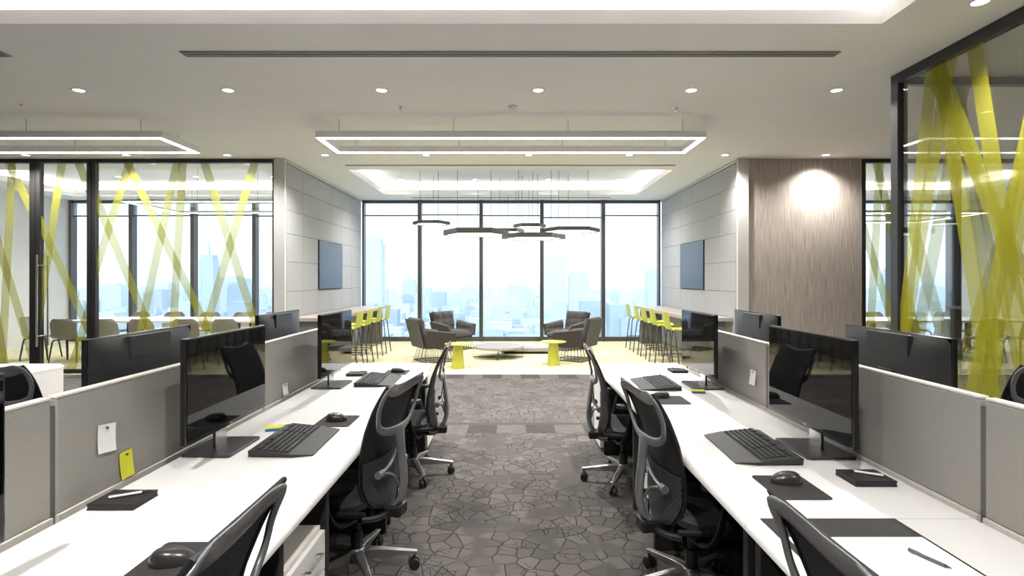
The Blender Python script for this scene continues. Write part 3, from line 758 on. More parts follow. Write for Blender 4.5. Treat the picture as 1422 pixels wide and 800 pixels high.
def make_task_chair():
    t = empty('task_chair', (0, 0, 0), 0, 'x', 'office chair', 'black mesh task chairs')
    # back shell
    MB().grid(lambda u, v: backpt(2 * u - 1, v), 16, 22, lambda u, v: backn(2 * u - 1, max(.02, min(.98, v))) * -.008).build('back_shell', M_slot, t, smooth=True)
    # silver frame: a flat band following the upper outline, closing on a cross member that meets the spine
    off = .012
    def fp(x, v, d=off): return backpt(x, v) + backn(x, max(.02, min(.97, v))) * d
    keys = [(0, .655, .060, .030, .010), (-.42, .665, .055, .026, .010), (-.78, .70, .042, .020, .010), (-.93, .77, .034, .015, .009), (-.98, .86, .020, .018, .009), (-.955, .955, .012, .026, .008), (-.72, .985, .010, .034, .007), (-.35, .975, .008, .036, .007), (0, .97, .008, .036, .007)]
    full = keys + [(-k[0],) + k[1:] for k in reversed(keys[1:-1])]
    m = MB(); pts, rr, ups = [], [], []
    nk = len(full)
    for i in range(nk):
        k0, k1, k2, k3 = full[i - 1], full[i], full[(i + 1) % nk], full[(i + 2) % nk]
        for j in range(5):
            q = j / 5
            cr = [.5 * ((2 * b) + (-a + c) * q + (2 * a - 5 * b + 4 * c - d) * q * q + (-a + 3 * b - 3 * c + d) * q ** 3) for a, b, c, d in zip(k0, k1, k2, k3)]
            pts.append(fp(cr[0], min(cr[1], 1.0), cr[2])); rr.append((cr[3], cr[4])); ups.append(backn(cr[0], max(.03, min(.96, cr[1]))))
    m.tube(pts, rr, 12, up=ups, closed=True)
    # thin dark edge continuing down both sides
    m.build('back_frame', M_cframe, t, smooth=True, angle=70)
    e = MB()
    vv = [i / 26 for i in range(27)]
    left = [backpt(-1, v) for v in vv]; right = [backpt(1, v) for v in vv]
    top = [backpt(x / 8, 1) for x in range(-7, 8)]; bot = [backpt(x / 4, 0) for x in range(3, -4, -1)]
    e.tube(left + top + right[::-1] + bot, .0075, 8, closed=True); e.build('edge_rim', M_black, t, smooth=True)
    # spine
    c0 = fp(0, .655, .062)
    sp = bez([fp(0, .69, .055), c0, (0, c0.y - .010, .66), (0, -.268, .52), (0, -.25, .42), (0, -.205, .375)], 5)
    MB().tube(sp, interp([(.060, .010), (.055, .014), (.036, .018), (.034, .019), (.036, .017), (.038, .014)], 5), 12, up=[Vector((0, -1, .1))] * len(sp)).build('spine', M_cframe, t, smooth=True)
    # perforated lower pad
    def pad(u, v): return backpt((2 * u - 1) * .93, .012 + .40 * v) + backn((2 * u - 1) * .93, .03 + .38 * v) * .012
    MB().grid(pad, 14, 12, lambda u, v: (0, .006, 0)).build('lumbar_pad', M_slotp(), t, smooth=True)
    lb = MB()
    for sx in (-1, 1):
        lb.tube(bez([(sx * .02, -.242, .70), (sx * .05, -.235, .645), (sx * .09, -.225, .61), (sx * .125, -.205, .585)], 4), [.009] * 13, 8)
        lb.tube(bez([(sx * .02, -.25, .50), (sx * .05, -.24, .55), (sx * .09, -.225, .575), (sx * .125, -.205, .58)], 4), [.008] * 13, 8)
        lb.cyl((sx * .135 - .022 , -.203, .583), .019, .044, 12, axis='x')
    lb.build('lumbar_bracket', M_cframe, t, smooth=True)
    # seat
    def seat_top(u, v):
        x = 2 * u - 1; y = -.150 + .41 * v
        sh = 1 - .10 * (2 * v - 1) ** 4; edge = max(0, abs(x) - .75) / .25
        z = .455 + .022 * x * x - .03 * edge ** 2 - .055 * max(0, (v - .75) / .25) ** 2 + .01 * max(0, .2 - v) / .2
        c = max(0, abs(2 * v - 1) - .7) / .3
        return Vector((x * (.25 * sh - .05 * c * c), y, z))
    MB().grid(seat_top, 14, 16, lambda u, v: (0, 0, -.03)).build('seat', M_mesh, t, smooth=True)
    MB().tube(bez([(-.245, -.18, .425), (-.262, 0, .415), (-.245, .17, .40), (-.16, .245, .375), (0, .26, .365), (.16, .245, .375), (.245, .17, .40), (.262, 0, .415), (.245, -.18, .425)], 5), .014, 8).build('seat_rim', M_black, t, smooth=True)
    mc = MB(); mc.box(-.09, .09, -.14, .12, .335, .415); mc.box(-.05, .05, -.27, -.12, .335, .395); mc.build('mechanism', M_black, t, bevel=.012)
    MB().tube(bez([(-.22, -.14, .385), (-.12, -.18, .36), (0, -.20, .352), (.12, -.18, .36), (.22, -.14, .385)], 4), .015, 8).build('tilt_bar', M_black, t, smooth=True)
    # arms
    for sx in (-1, 1):
        a = MB().tube(bez([(sx * .16, -.08, .36), (sx * .27, -.06, .37), (sx * .315, -.03, .43), (sx * .32, 0, .55), (sx * .315, .02, .635)], 5), interp([(.02, .012), (.022, .012), (.026, .012), (.024, .012), (.022, .012)], 5), 10).build('arm_support', M_black, t, smooth=True)
        def ap(u, v): 
            w_ = .042 * math.sqrt(max(.05, 1 - (2 * v - 1) ** 4)); return Vector((sx * .305 + (2 * u - 1) * w_, -.10 + .25 * v, .662 - .006 * (2 * u - 1) ** 2))
        MB().grid(ap, 6, 12, lambda u, v: (0, 0, -.026)).build('arm_pad', mat('arm_pad_grey', (.045, .042, .04), .5), a, smooth=True, bevel=.006)
    # column and five-star base
    g = MB(); g.cyl((0, 0, .08), .030, .15, 20); g.cyl((0, 0, .22), .020, .12, 16); g.build('gas_column', M_black, t, smooth=True)
    MB().lathe([(.045, .07), (.052, .08), (.050, .125), (.035, .14)], n=24).build('base_hub', M_cframe, t, smooth=True)
    for k in range(5):
        a = 2 * PI * k / 5; c, s_ = math.cos(a), math.sin(a); n_ = Vector((-s_, c, 0)); d = Vector((c, s_, 0))
        def q(r, w_, z): return [d * r + n_ * w_ + Vector((0, 0, z)), d * r - n_ * w_ + Vector((0, 0, z))]
        T = [(.03, .026, .135, .075), (.12, .021, .128, .078), (.22, .017, .112, .078), (.315, .014, .098, .076)]
        vs = []
        for r, w_, zt, zb in T: vs += q(r, w_, zt) + q(r, w_ * .5, zb)
        fs = []
        for i in range(len(T) - 1):
            o = i * 4
            for A, B in ((0, 1), (1, 3), (3, 2), (2, 0)): fs.append((o + A, o + B, o + 4 + B, o + 4 + A))
        fs += [(0, 2, 3, 1), (12, 13, 15, 14)]
        leg = MB().add(vs, fs).build('base_leg', M_alu2, t, bevel=.004)
        m = MB(); p = d * .30
        m.cyl((p.x, p.y, .05), .008, .035, 10); 
        leg2 = MB()
        for w_ in (-1, 1):
            o = p + n_ * (w_ * .017 - .009); ring = []
            N_ = 18
            vs = []
            for (rr_, oo) in ((.024, 0), (.029, .003), (.029, .015), (.024, .018)):
                for i in range(N_):
                    b = 2 * PI * i / N_; vs.append(o + n_ * oo + d * (rr_ * math.cos(b)) + Vector((0, 0, .0295 + rr_ * math.sin(b))))
            fs = [(j * N_ + i, j * N_ + (i + 1) % N_, (j + 1) * N_ + (i + 1) % N_, (j + 1) * N_ + i) for j in range(3) for i in range(N_)] + [tuple(range(N_)), tuple(range(3 * N_, 4 * N_))]
            m.add(vs, fs)
        m.build('caster', M_black, leg, smooth=True)
    return t
def M_slotp():
    return M_slot2
m_, nt_, out_ = nt_new('perforated_pad'); N_ = nt_.nodes
_p = N_.new('ShaderNodeBsdfPrincipled'); _p.inputs['Roughness'].default_value = .6; L(nt_, _p.outputs[0], out_.inputs[0])
_tc = N_.new('ShaderNodeTexCoord'); _mp = N_.new('ShaderNodeMapping'); _mp.inputs['Rotation'].default_value = (PI / 2, 0, PI / 2); L(nt_, _tc.outputs['Object'], _mp.inputs[0])
_br = N_.new('ShaderNodeTexBrick'); _br.inputs['Scale'].default_value = 16; L(nt_, _mp.outputs[0], _br.inputs['Vector'])
_br.inputs['Color1'].default_value = rgb((.004, .004, .004)); _br.inputs['Color2'].default_value = rgb((.004, .004, .004)); _br.inputs['Mortar'].default_value = rgb((.045, .045, .046))
_br.inputs['Mortar Size'].default_value = .085; _br.inputs['Brick Width'].default_value = .55; _br.inputs['Row Height'].default_value = .24
L(nt_, _br.outputs['Color'], _p.inputs['Base Color']); M_slot2 = m_
M_alu2 = mat('satin_aluminium', (.50, .49, .48), .30, .9, var=.03)
tc_ = Proto(make_task_chair())
def face(dx, dy): return math.atan2(dy, dx) - PI / 2        # local +Y turned to (dx,dy)
for (x, y, dx, dy, br, lb) in [(-.87, 1.24, -1, .0, 36, 'black mesh task chair at the nearest left desk, cut by the bottom edge'),
        (-.815, 2.96, -.97, .24, 10, 'black mesh task chair at the middle left desk, turned towards the viewer'),
        (-.78, 4.46, -.995, -.04, 6, 'black mesh task chair at the farthest left desk, seen edge-on'),
        (.915, 1.16, 1, .0, 0, 'black mesh task chair at the nearest right desk, cut by the bottom edge'),
        (.885, 2.76, .985, .14, 118, 'black mesh task chair at the middle right desk, turned towards the viewer'),
        (.86, 4.30, .99, -.04, 173, 'black mesh task chair at the farthest right desk, seen edge-on'),
        (-3.10, 3.66, .1, 1, 0, 'dark task chair glimpsed at the far left behind the divider'),
        (3.25, 3.68, -.1, 1, 0, 'dark task chair glimpsed at the far right behind the divider')]:
    o = tc_.get((x, y, 0), face(dx, dy), lb)
    for ch in o.children:
        if ch.name.startswith('base_leg'): ch.rotation_euler = (0, 0, math.radians(br) - face(dx, dy))

# ------------------------------------------------------------------ monitors (local: screen faces +X)
def text_mesh(txt, size, m, parent, name='logo'):
    cu = bpy.data.curves.new(name, 'FONT'); cu.body = txt; cu.size = size; cu.extrude = .0004; cu.align_x = 'CENTER'
    o = bpy.data.objects.new(name, cu); C.objects.link(o); bpy.context.view_layer.update()
    me = bpy.data.meshes.new_from_object(o.evaluated_get(bpy.context.evaluated_depsgraph_get())); bpy.data.objects.remove(o)
    o = bpy.data.objects.new(name, me); C.objects.link(o); me.materials.clear(); me.materials.append(m); o.parent = parent
    return o
def make_monitor():
    t = empty('monitor', (0, 0, 0), 0, 'x', 'monitor', 'black desktop monitors')
    W, z0, z1 = .376, .112, .562
    m = MB(); m.box(-.022, .004, -W, W, z0, z1); m.build('bezel', M_bezel, t, bevel=.005)
    MB().box(.0042, .0056, -W + .010, W - .010, z0 + .022, z1 - .010).build('screen', M_screen, t)
    # bulged back cover with a raised block
    def bc(u, v):
        a, b = 2 * u - 1, 2 * v - 1; e = (1 - abs(a) ** 6) * (1 - abs(b) ** 6)
        return Vector((-.022 - .024 * e, a * (W - .006), (z0 + z1) / 2 + b * ((z1 - z0) / 2 - .006)))
    MB().grid(bc, 28, 20).build('back_cover', M_moncase, t, smooth=True)
    MB().box(-.0505, -.030, -.15, .15, .45, .553).build('mount_block', M_moncase, t, bevel=.003)
    n = MB(); n.box(-.058, -.046, -.055, .055, .01, .38); n.build('neck', M_black, t, bevel=.006)
    MB().box(-.045, -.042, -.05, .05, .012, .15).build('neck_cover', M_alu, t)
    b = MB(); b.prism([(-.15, -.15, .001), (.06, -.16, .001), (.075, -.15, .001), (.075, .15, .001), (.06, .16, .001), (-.15, .15, .001)], (0, 0, .012)); b.build('stand_base', M_moncase, t, bevel=.003)
    lg = text_mesh('DELL', .014, mat('logo_silver', (.6, .6, .6), .3, .6), t)
    lg.matrix_local = Matrix.Translation((.0042, 0, z0 + .006)) @ Matrix.Rotation(PI / 2, 4, 'Z') @ Matrix.Rotation(PI / 2, 4, 'X')
    return t
mo = Proto(make_monitor())
for (x, y, rz, lb) in [(-1.35, 1.12, 0, 'black monitor at the nearest left desk, cut by the left edge'),
        (-1.35, 2.70, 0, 'black glossy monitor screen on the middle left desk'),
        (-1.33, 4.29, 0, 'black glossy monitor screen on the farthest left desk'),
        (1.40, 1.08, PI, 'black monitor on the nearest right desk'),
        (1.40, 2.67, PI, 'black glossy monitor screen on the middle right desk'),
        (1.41, 4.26, PI, 'black glossy monitor screen on the farthest right desk'),
        (-1.77, 2.69, PI, 'black monitor seen from behind over the left middle divider'),
        (-1.77, 4.26, PI, 'black monitor seen from behind over the left farthest divider'),
        (1.87, 2.73, 0, 'black monitor seen from behind over the right middle divider'),
        (1.86, 4.25, 0, 'black monitor seen from behind over the right farthest divider')]:
    mo.get((x, y, DZ), rz, lb)

# ------------------------------------------------------------------ keyboards, mice and small things
def make_keyboard():
    """local: long axis Y, user side +X"""
    t = empty('keyboard', (0, 0, 0), 0, 'x', 'keyboard', 'black desktop keyboards')
    m = MB(); P = [(-.145, .030), (-.10, .034), (.055, .016), (.145, .006)]
    vs = []
    n = len(P)
    outl = [(-.145, .235), (-.10, .245), (.055, .25), (.145, .225)]
    for (x, z), (_, h) in zip(P, outl):
        vs += [(x, -h, z), (x, h, z), (x, -h + .006, .001 + max(0, z - .03)), (x, h - .006, .001 + max(0, z - .03))]
    fs = []
    for i in range(n - 1):
        o = 4 * i
        for A, B in ((0, 1), (1, 3), (3, 2), (2, 0)): fs.append((o + A, o + B, o + 4 + B, o + 4 + A))
    fs += [(0, 2, 3, 1), (12, 13, 15, 14)]
    MB().add(vs, fs).build('keyboard_body', M_kb, t, bevel=.004)
    k = MB()
    for r in range(6):
        x = -.105 + r * .0235 + (.004 if r else 0); z = .0345 - (x + .10) * .018 / .155
        y = -.232; c = 0
        while y < .225:
            w_ = .0195
            if r == 5 and c == 3: w_ = .115
            if c in (13,) and r in (1, 2, 3, 4): w_ = .034
            if (c == 15 and r != 5) or (c == 9 and r == 5): y += .008
            if y + w_ > .236: break
            if r != 0 or c % 4 != 3:
                k.box(x, x + .0175, y, y + w_ - .0042, z - .004, z + .0045)
            y += w_; c += 1
    k.build('key_field', M_key, t)
    MB().prism([(-.112, -.238, .0352), (.04, -.238, .0192), (.04, .238, .0192), (-.112, .238, .0352)], (0, 0, .001)).build('key_well', M_blackm, t)
    return t
def make_mouse():
    t = empty('mouse', (0, 0, 0), 0, 'x', 'mouse', 'black computer mice')
    def b(u, v):
        a = 2 * PI * u; r = math.cos(v * PI / 2) ** .6
        return Vector((.062 * r * math.cos(a), .038 * r * math.sin(a) * (1 - .12 * math.cos(a)), .0015 + .040 * math.sin(v * PI / 2) * (1 - .18 * math.cos(a) * r)))
    MB().grid(b, 24, 10).build('mouse_body', M_mouse, t, smooth=True)
    MB().cyl((-.035, -.004, .030), .008, .008, 12, axis='y').build('scroll_wheel', M_black, t)
    return t
def make_pad():
    m = MB(); o = []
    for cx_, cy_, a0 in ((.085, .11, 0), (-.085, .11, 90), (-.085, -.11, 180), (.085, -.11, 270)):
        for k in range(5):
            a = math.radians(a0 + k * 22.5); o.append((cx_ + .015 * math.cos(a), cy_ + .015 * math.sin(a), .0004))
    m.prism(o, (0, 0, .003)); p = m.build('mouse_pad', M_pad); tag(p, 'x', 'mouse pad', 'grey mouse pads'); return p
def make_book():
    t = empty('notebook', (0, 0, 0), 0, 'x', 'notebook', 'black notebooks with pens')
    MB().box(-.082, .082, -.07, .07, .0005, .004).build('back_cover', M_book, t)
    MB().box(-.080, .080, -.068, .068, .004, .018).build('page_block', mat('page_edge', (.03, .028, .027), .8), t)
    MB().box(-.082, .082, -.07, .07, .018, .022).build('front_cover', M_book, t, bevel=.001)
    return t
def make_pen(m):
    t = empty('pen', (0, 0, 0), 0, 'x', 'pen', 'pens on notebooks and papers')
    MB().tube([(-.055, 0, .006), (.045, 0, .006)], .0050, 12).build('barrel', m, t, smooth=True)
    MB().tube([(.045, 0, .006), (.062, 0, .006)], [.0050, .0012], 12).build('tip', M_black, t, smooth=True)
    MB().tube([(-.055, 0, .006), (-.055, 0, .0125), (-.02, 0, .0125)], .0012, 6).build('clip', M_alu, t)
    return t
kb, ms, pd, bk, pn = Proto(make_keyboard()), Proto(make_mouse()), Proto(make_pad()), Proto(make_book()), Proto(make_pen(M_pen))
z_ = DZ + .0005
for (x, y, rz, lb) in [(-1.06, 2.79, .03, 'black keyboard on the middle left desk'), (-1.05, 4.47, .03, 'black keyboard on the farthest left desk'),
        (1.135, 2.68, PI - .03, 'black keyboard on the middle right desk'), (1.10, 4.32, PI - .02, 'black keyboard on the farthest right desk'),
        (-1.06, 1.18, 0, 'black keyboard on the nearest left desk, below the frame'), (1.10, .98, PI, 'black keyboard on the nearest right desk, below the frame')]:
    kb.get((x, y, z_), rz, lb)
for (x, y, mx, my, rz, lb) in [(-.995, 3.205, -1.00, 3.21, 0, 'middle left desk'), (-.995, 4.88, -.985, 4.87, 0, 'farthest left desk'), (-.955, 1.60, -.965, 1.60, .2, 'nearest left desk'),
        (1.085, 2.185, 1.09, 2.23, PI, 'middle right desk'), (1.07, 3.76, 1.02, 3.83, PI, 'farthest right desk')]:
    pd.get((x, y, z_), rz if rz != .2 else 0, 'thin dark grey mouse pad beside the keyboard on the ' + lb)
    ms.get((mx, my, z_ + .0036), rz, 'black computer mouse on its pad on the ' + lb)
for (x, y, rz, lb) in [(-1.405, 2.035, 0, 'below the pinned notes at the left divider'), (-1.31, 4.76, PI / 2, 'beside the farthest left monitor'),
        (1.425, 2.26, 0, 'on the middle right desk beside the mouse pad'), (1.46, 4.93, PI / 2, 'beside the farthest right monitor')]:
    bk.get((x, y, z_), rz, 'closed black notebook ' + lb)
    pn.get((x + .01, y + .005, z_ + .0222), .55 if x < 0 else 2.6, 'slim white pen on the notebook ' + lb)
# leather pad, paper and pen on the nearest right desk
o = MB().box(.84, 1.295, 1.30, 1.897, z_, z_ + .003).build('desk_pad', M_pad, bevel=.002); tag(o, 'dark flat desk pad with paper on the nearest right desk', 'desk pad')
o = MB().box(.86, 1.283, 1.16 + .18, 1.755, z_ + .0035, z_ + .0042).build('paper_sheet', M_paper); tag(o, 'white sheet of paper on the dark desk pad', 'paper')
p2 = make_pen(M_pend2); p2.location = (1.195, 1.61, z_ + .0045); p2.rotation_euler = (0, 0, -1.2); p2['label'] = 'dark grey pen lying on the white paper at lower right'
# sticky note blocks
for (x, y, rz, lb) in ((-1.27, 3.02, .25, 'small block of yellow notes on blue ones beside the middle left keyboard'), (1.335, 4.01, -.2, 'small block of yellow notes on blue ones behind the farthest right keyboard')):
    t = empty('sticky_note_block', (x, y, z_), rz, lb, 'sticky notes', 'sticky note blocks')
    MB().box(-.045, .045, -.028, .028, 0, .012).build('lower_pad', M_blue, t, bevel=.001); MB().box(-.045, .045, -.028, .028, .012, .020).build('upper_pad', M_yn, t, bevel=.001)
# notes pinned to the dividers
def note(s, Y, z, wd, h, rot, m, label):
    t = empty('pinned_note', (s * ((1.565 if s < 0 else 1.61) - .0185), Y, z), 0, label, 'note', 'notes pinned to the dividers')
    def P(u, v):
        y, q = (u - .5) * wd, (v - .5) * h; c, n_ = math.cos(rot), math.sin(rot)
        return Vector((-s * (.0008 + .010 * (1 - v) ** 2 + .004 * abs(u - .5)), y * c - q * n_, y * n_ + q * c))
    MB().grid(P, 6, 6, lambda u, v: (-s * .0006, 0, 0)).build('paper', m, t, smooth=True)
    MB().cyl((-s * .008 if s > 0 else 0, .004, h * .36), .004, .008, 10, axis='x').build('pin', M_black, t)
note(-1, 2.14, .946, .095, .105, -.12, M_paper, 'white note pinned to the left divider above the notebook')
note(-1, 2.25, .81, .075, .105, .03, M_yn, 'yellow note pinned low on the left divider')
note(-1, 3.83, .80, .085, .075, 0, M_paper, 'small white note pinned behind the farthest left keyboard')
note(1, 3.69, .905, .085, .095, .0, M_paper, 'small white note pinned to the right divider beyond the middle monitor')

# ------------------------------------------------------------------ lounge furniture
def quilt(c00, c10, c11, c01, nx, ny, th, inward, bulge=.022, res=6):
    c00, c10, c11, c01, inward = map(Vector, (c00, c10, c11, c01, inward)); inward.normalize()
    def B(u, v): return c00 * (1 - u) * (1 - v) + c10 * u * (1 - v) + c11 * u * v + c01 * (1 - u) * v
    def edge(u, v):
        e = min(u, 1 - u, .12) / .12; g = min(v, 1 - v, .12) / .12; return (1 - (1 - e) ** 2) * (1 - (1 - g) ** 2)
    def Pi(u, v):
        b = (abs(math.sin(PI * u * nx)) ** .5) * (abs(math.sin(PI * v * ny)) ** .5)
        return B(u, v) + inward * (th * (.35 + .65 * edge(u, v)) * .5 + bulge * b)
    def off(u, v): return B(u, v) - inward * th * .5 * (.45 + .55 * edge(u, v)) - Pi(u, v)
    return MB().grid(Pi, nx * res, ny * res, off)
def make_armchair():
    t = empty('armchair', (0, 0, 0), 0, 'x', 'armchair', 'charcoal quilted armchairs in the lounge')
    quilt((-.27, -.27, .30), (.27, -.27, .30), (.30, -.40, .82), (-.30, -.40, .82), 3, 3, .11, (0, 1, .25)).build('backrest', M_arm2, t, smooth=True)
    for sx in (-1, 1):
        q = quilt((sx * .30, -.27, .29), (sx * .33, .27, .31), (sx * .385, .22, .55), (sx * .375, -.30, .62), 3, 2, .11, (-sx, 0, .15)); q.build('armrest', M_arm2, t, smooth=True)
        # outer shell of the side
        MB().prism([(sx * .345, -.30, .27), (sx * .375, .27, .29), (sx * .435, .24, .54), (sx * .425, -.35, .61)], (sx * .006, 0, 0)).build('side_shell', M_arm, t)
    MB().prism([(-.31, -.33, .27), (.31, -.33, .27), (.34, -.47, .80), (-.34, -.47, .80)], (0, -.008, 0)).build('back_shell', M_arm, t, bevel=.004)
    def sc(u, v):
        x, y = 2 * u - 1, 2 * v - 1; e = (1 - x ** 6) * (1 - y ** 6)
        return Vector((x * .275, -.0 + y * .30, .335 + .085 * e + .01 * e * (abs(math.sin(PI * u * 3)) ** .5)))
    MB().grid(sc, 24, 16, lambda u, v: (0, 0, -.04 - .05 * (1 - (2 * u - 1) ** 6) * (1 - (2 * v - 1) ** 6))).build('seat_cushion', M_arm2, t, smooth=True)
    MB().box(-.30, .30, -.28, .27, .262, .29).build('seat_pan', M_arm, t, bevel=.01)
    wb = MB(); top = [(-.24, -.24), (.24, -.24), (.26, .24), (-.26, .24)]; bot = [(-.31, -.30), (.31, -.30), (.31, .30), (-.31, .30)]
    wb.tube([(x, y, .262) for x, y in top], .006, 6, closed=True); wb.tube([(x, y, .009) for x, y in bot], .008, 6, closed=True)
    for k in range(4):
        a, b, c, d = top[k], top[(k + 1) % 4], bot[k], bot[(k + 1) % 4]
        for i in range(8):
            q = i / 8; wb.tube([(a[0] + (b[0] - a[0]) * q, a[1] + (b[1] - a[1]) * q, .262), (c[0] + (d[0] - c[0]) * q, c[1] + (d[1] - c[1]) * q, .009)], .0042, 5)
    wb.build('wire_base', M_dark, t)
    return t
ac = Proto(make_armchair())
for (x, y, dx, dy, lb) in [(-1.27, 12.55, .75, -.65, 'charcoal quilted armchair, rear left, angled towards the viewer'), (-1.46, 10.72, .86, .52, 'charcoal quilted armchair, front left, its back to the viewer'),
        (1.20, 12.55, -.75, -.65, 'charcoal quilted armchair, rear right, partly hidden'), (1.22, 10.86, -.86, .52, 'charcoal quilted armchair, front right, its back to the viewer')]:
    ac.get((x, y, 0), face(dx, dy), lb)
def make_ped():
    t = empty('side_table', (0, 0, 0), 0, 'x', 'side table', 'yellow pedestal side tables')
    MB().lathe([(.115, 0.001), (.118, .01), (.105, .12), (.082, .40), (.09, .415)], n=36).build('pedestal', M_yel2, t, smooth=True)
    MB().lathe([(.215, .415), (.232, .422), (.232, .430), (.224, .434)], n=48).build('table_top', M_yel2, t, smooth=True)
    return t
pt = Proto(make_ped())
pt.get((-.93, 9.80, 0), 0, 'round yellow side table with conical base, left'); pt.get((.76, 10.15, 0), 0, 'round yellow side table with conical base, right')
t = empty('coffee_table', (-.26, 11.17, 0), 0, 'low round grey coffee table on thin black wire legs', 'coffee table')
MB().lathe([(.48, .185), (.505, .20), (.505, .232), (.50, .236)], n=56).build('table_top', M_top, t, smooth=True)
lg = MB()
for k in range(4):
    a = PI / 2 * k; c, s_ = math.cos(a), math.sin(a)
    lg = MB(); lg.tube([(c * .30, s_ * .30, .19), (c * .49, s_ * .49, .186), (c * .49, s_ * .49, .010), (c * .05, s_ * .05, .010)], .007, 6); lg.build('leg', M_dark, t)
t = empty('low_bench_table', (.36, 11.98, 0), 0, 'low rectangular grey platform table behind the round coffee table', 'coffee table')
MB().box(-.58, .58, -.33, .33, .05, .125).build('table_top', M_top, t, bevel=.008); MB().box(-.5, .5, -.26, .26, .001, .05).build('plinth', M_dark, t)

def make_stool():
    """local: faces +Y"""
    t = empty('bar_stool', (0, 0, 0), 0, 'x', 'bar stool', 'lime yellow bar stools')
    def sh(u, v):
        x = (2 * u - 1); L_ = v * .70
        if L_ < .36: y, z = .20 - L_, .715 - .02 * math.sin(PI * L_ / .36)
        elif L_ < .46:
            a = (L_ - .36) / .10 * 1.35; y, z = -.16 - .07 * math.sin(a), .715 + .07 * (1 - math.cos(a))
        else: y, z = -.228 - (L_ - .46) * .15, .770 + (L_ - .46) * .98
        w_ = .20 - .012 * math.cos(v * 5) - (.03 * max(0, (v - .9) / .1) ** 2) - .03 * max(0, (.1 - v) / .1) ** 2
        dz = .025 * x ** 4 if v < .5 else 0
        dy = .03 * x * x if v > .55 else 0
        return Vector((x * w_, y + dy, z + dz))
    MB().grid(sh, 12, 28, lambda u, v: (0, .004 if v > .6 else 0, -.009)).build('seat_shell', M_yel, t, smooth=True)
    for sx in (-1, 1):
        for sy in (-1, 1):
            MB().tube([(sx * .06, sy * .08 - .01, .700), (sx * .13, sy * .13 - .01, .690), (sx * .155, sy * .15 - .01, .66), (sx * .215, sy * .22 - .01, .002)], .0105, 8).build('leg', M_bleg, t, smooth=True)
    k = .27 ; w_ = .155 + (.66 - k) / .66 * .06; h_ = .15 + (.66 - k) / .66 * .07
    MB().tube([(-w_, -h_ - .01, k), (w_, -h_ - .01, k), (w_, h_ - .01, k), (-w_, h_ - .01, k)], .007, 6, closed=True).build('foot_ring', M_bleg, t)
    return t
st = Proto(make_stool())
for i, y in enumerate([9.66, 10.35, 11.12, 11.88]):
    st.get((-2.82, y, 0), face(-1, 0), 'lime yellow bar stool at the left counter, %s from the viewer' % ['first', 'second', 'third', 'fourth'][i], 'bar stools at the left counter')
for i, y in enumerate([9.45, 10.35, 11.05, 11.72, 12.5]):
    st.get((2.82, y, 0), face(1, 0), 'lime yellow bar stool at the right counter, %s from the viewer' % ['first', 'second', 'third', 'fourth', 'fifth'][i], 'bar stools at the right counter')
for s, nm in ((-1, 'left'), (1, 'right')):
    t = empty('bar_counter', (s * 3.37, 11.5, 0), 0, 'pale oak bar counter along the %s lounge wall' % nm, 'counter', 'bar counters')
    MB().box(-.335, .335, -2.1, 2.2, .845, .905).build('counter_top', M_bar, t, bevel=.003)
    for y in (-1.95, 2.05): MB().box(-.26, .26, y - .02, y + .02, .001, .845).build('support_panel', mat('counter_leg_grey', (.22, .22, .21), .5), t)

# ------------------------------------------------------------------ meeting rooms
def make_mchair():
    t = empty('meeting_chair', (0, 0, 0), 0, 'x', 'chair', 'beige shell chairs at the meeting tables')
    def sh(u, v):
        x = 2 * u - 1; L_ = v * .84
        if L_ < .40: y, z = .20 - L_, .455 - .03 * math.sin(PI * min(1, L_ / .4)) 
        elif L_ < .50:
            a = (L_ - .40) / .10 * 1.35; y, z = -.20 - .065 * math.sin(a), .455 + .065 * (1 - math.cos(a))
        else: y, z = -.263 - (L_ - .50) * .22, .506 + (L_ - .50) * .93
        w_ = .225 + .02 * math.sin(PI * v) - .07 * max(0, (v - .85) / .15) ** 2 - .04 * max(0, (.12 - v) / .12) ** 2
        c = max(0, min(1, (v - .35) / .3))
        return Vector((x * w_, y + .07 * c * x * x, z + .03 * (1 - c) * x ** 4))
    MB().grid(sh, 14, 28, lambda u, v: (0, .010 if v > .5 else 0, -.010)).build('seat_shell', M_beige, t, smooth=True)
    y_ = MB(); y_.tube([(-.20, .15, .415), (-.06, .05, .425), (.06, .05, .425), (.20, .15, .415)], .013, 8); y_.tube([(-.20, -.17, .415), (-.06, -.05, .425), (.06, -.05, .425), (.20, -.17, .415)], .013, 8); y_.build('yoke', M_bleg, t)
    for sx in (-1, 1):
        for sy in (-1, 1):
            MB().tube([(sx * .20, sy * .16 - .01, .425), (sx * .225, sy * .18 - .01, .38), (sx * .255, sy * .23 - .01, .002)], [(.026, .016), (.023, .015), (.015, .012)], 8).build('leg', M_bleg, t, smooth=True)
    return t
mc_ = Proto(make_mchair())
pos = ['first', 'second', 'third', 'fourth', 'fifth', 'sixth']
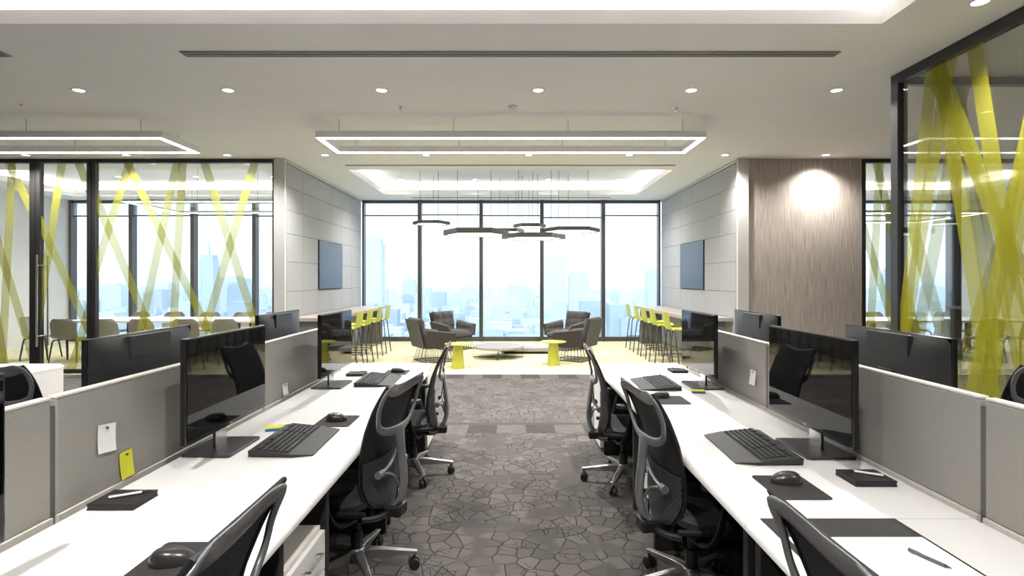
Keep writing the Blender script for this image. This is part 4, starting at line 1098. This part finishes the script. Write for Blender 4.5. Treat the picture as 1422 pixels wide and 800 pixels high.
for s, nm in ((-1, 'left'), (1, 'right')):
    x0, x1 = (-8.72, -4.75) if s < 0 else (6.9, 10.3)
    t = empty('meeting_table', ((x0 + x1) / 2, 11.5, 0), 0, 'long white meeting table in the %s glass room' % nm, 'table', 'meeting tables')
    h = (x1 - x0) / 2
    MB().box(-h, h, -.58, .58, .705, .745).build('table_top', M_desk, t, bevel=.004)
    for x in (-h + .7, h - .7):
        l = MB(); l.box(x - .04, x + .04, -.35, -.27, .04, .705); l.box(x - .04, x + .04, .27, .35, .04, .705); l.box(x - .04, x + .04, -.45, .45, .001, .04); l.build('leg', M_dark, t, bevel=.004)
    MB().box(-h + .7, h - .7, -.03, .03, .10, .16).build('stretcher', M_dark, t)
    if s < 0:
        near = [-8.30, -7.54, -6.85, -6.06, -5.32]; far = [-8.35, -7.55, -6.75, -6.0, -5.3]
        mc_.get((-9.15, 10.95, 0), face(1, .25), 'beige shell chair at the left end of the left meeting table', None)
    else:
        near = [7.3, 8.1, 8.9, 9.7]; far = [7.3, 8.1, 8.9, 9.7]
        mc_.get((6.35, 11.3, 0), face(1, .1), 'beige shell chair at the near end of the right meeting table', None)
    for i, x in enumerate(near): mc_.get((x, 10.62, 0), face(random.uniform(-.12, .12), 1), 'beige shell chair on the near side of the %s meeting table, %s from the left' % (nm, pos[i]))
    for i, x in enumerate(far): mc_.get((x, 12.38, 0), face(random.uniform(-.12, .12), -1), 'beige shell chair on the window side of the %s meeting table, %s from the left' % (nm, pos[i]))

# ------------------------------------------------------------------ world, lamps, camera
w = bpy.data.worlds.new('sky'); bpy.context.scene.world = w; w.use_nodes = True; nt = w.node_tree; nt.nodes.clear()
ow = nt.nodes.new('ShaderNodeOutputWorld'); bg = nt.nodes.new('ShaderNodeBackground')
tc = nt.nodes.new('ShaderNodeTexCoord'); sp = nt.nodes.new('ShaderNodeSeparateXYZ'); cr = nt.nodes.new('ShaderNodeValToRGB')
L(nt, tc.outputs['Generated'], sp.inputs[0]); L(nt, sp.outputs['Z'], cr.inputs[0])
cr.color_ramp.elements[0].position = 0; cr.color_ramp.elements[0].color = rgb((.92, .97, 1))
cr.color_ramp.elements[1].position = .5; cr.color_ramp.elements[1].color = rgb((.55, .74, 1.0))
L(nt, cr.outputs[0], bg.inputs[0]); bg.inputs[1].default_value = 1.6
L(nt, bg.outputs[0], ow.inputs[0])

sun = bpy.data.lights.new('sun', 'SUN'); sun.energy = 2.3; sun.angle = .03; sun.color = (1, .97, .93)
so = bpy.data.objects.new('sun', sun); C.objects.link(so); so.rotation_euler = (math.radians(42), 0, math.radians(-25))
cam = bpy.data.cameras.new('camera'); co = bpy.data.objects.new('camera', cam); C.objects.link(co)
co.location = (0, 0, EYE); co.rotation_euler = (PI / 2, 0, 0)
cam.sensor_width = 36; cam.lens = 36 * F / 1422; cam.shift_x = 1 / 1422; cam.shift_y = -12 / 1422; cam.clip_end = 9000; cam.clip_start = .05
sc = bpy.context.scene; sc.camera = co
sc.view_settings.view_transform = 'Standard'; sc.view_settings.look = 'None'; sc.view_settings.gamma = 1; sc.view_settings.use_curve_mapping = False
sc.view_settings.exposure = 0.38
sc.cycles.max_bounces = 10; sc.cycles.volume_bounces = 4; sc.cycles.diffuse_bounces = 5; sc.cycles.glossy_bounces = 4; sc.cycles.transparent_max_bounces = 24
sc.cycles.use_denoising = True; sc.cycles.sample_clamp_indirect = 6; sc.cycles.caustics_reflective = False
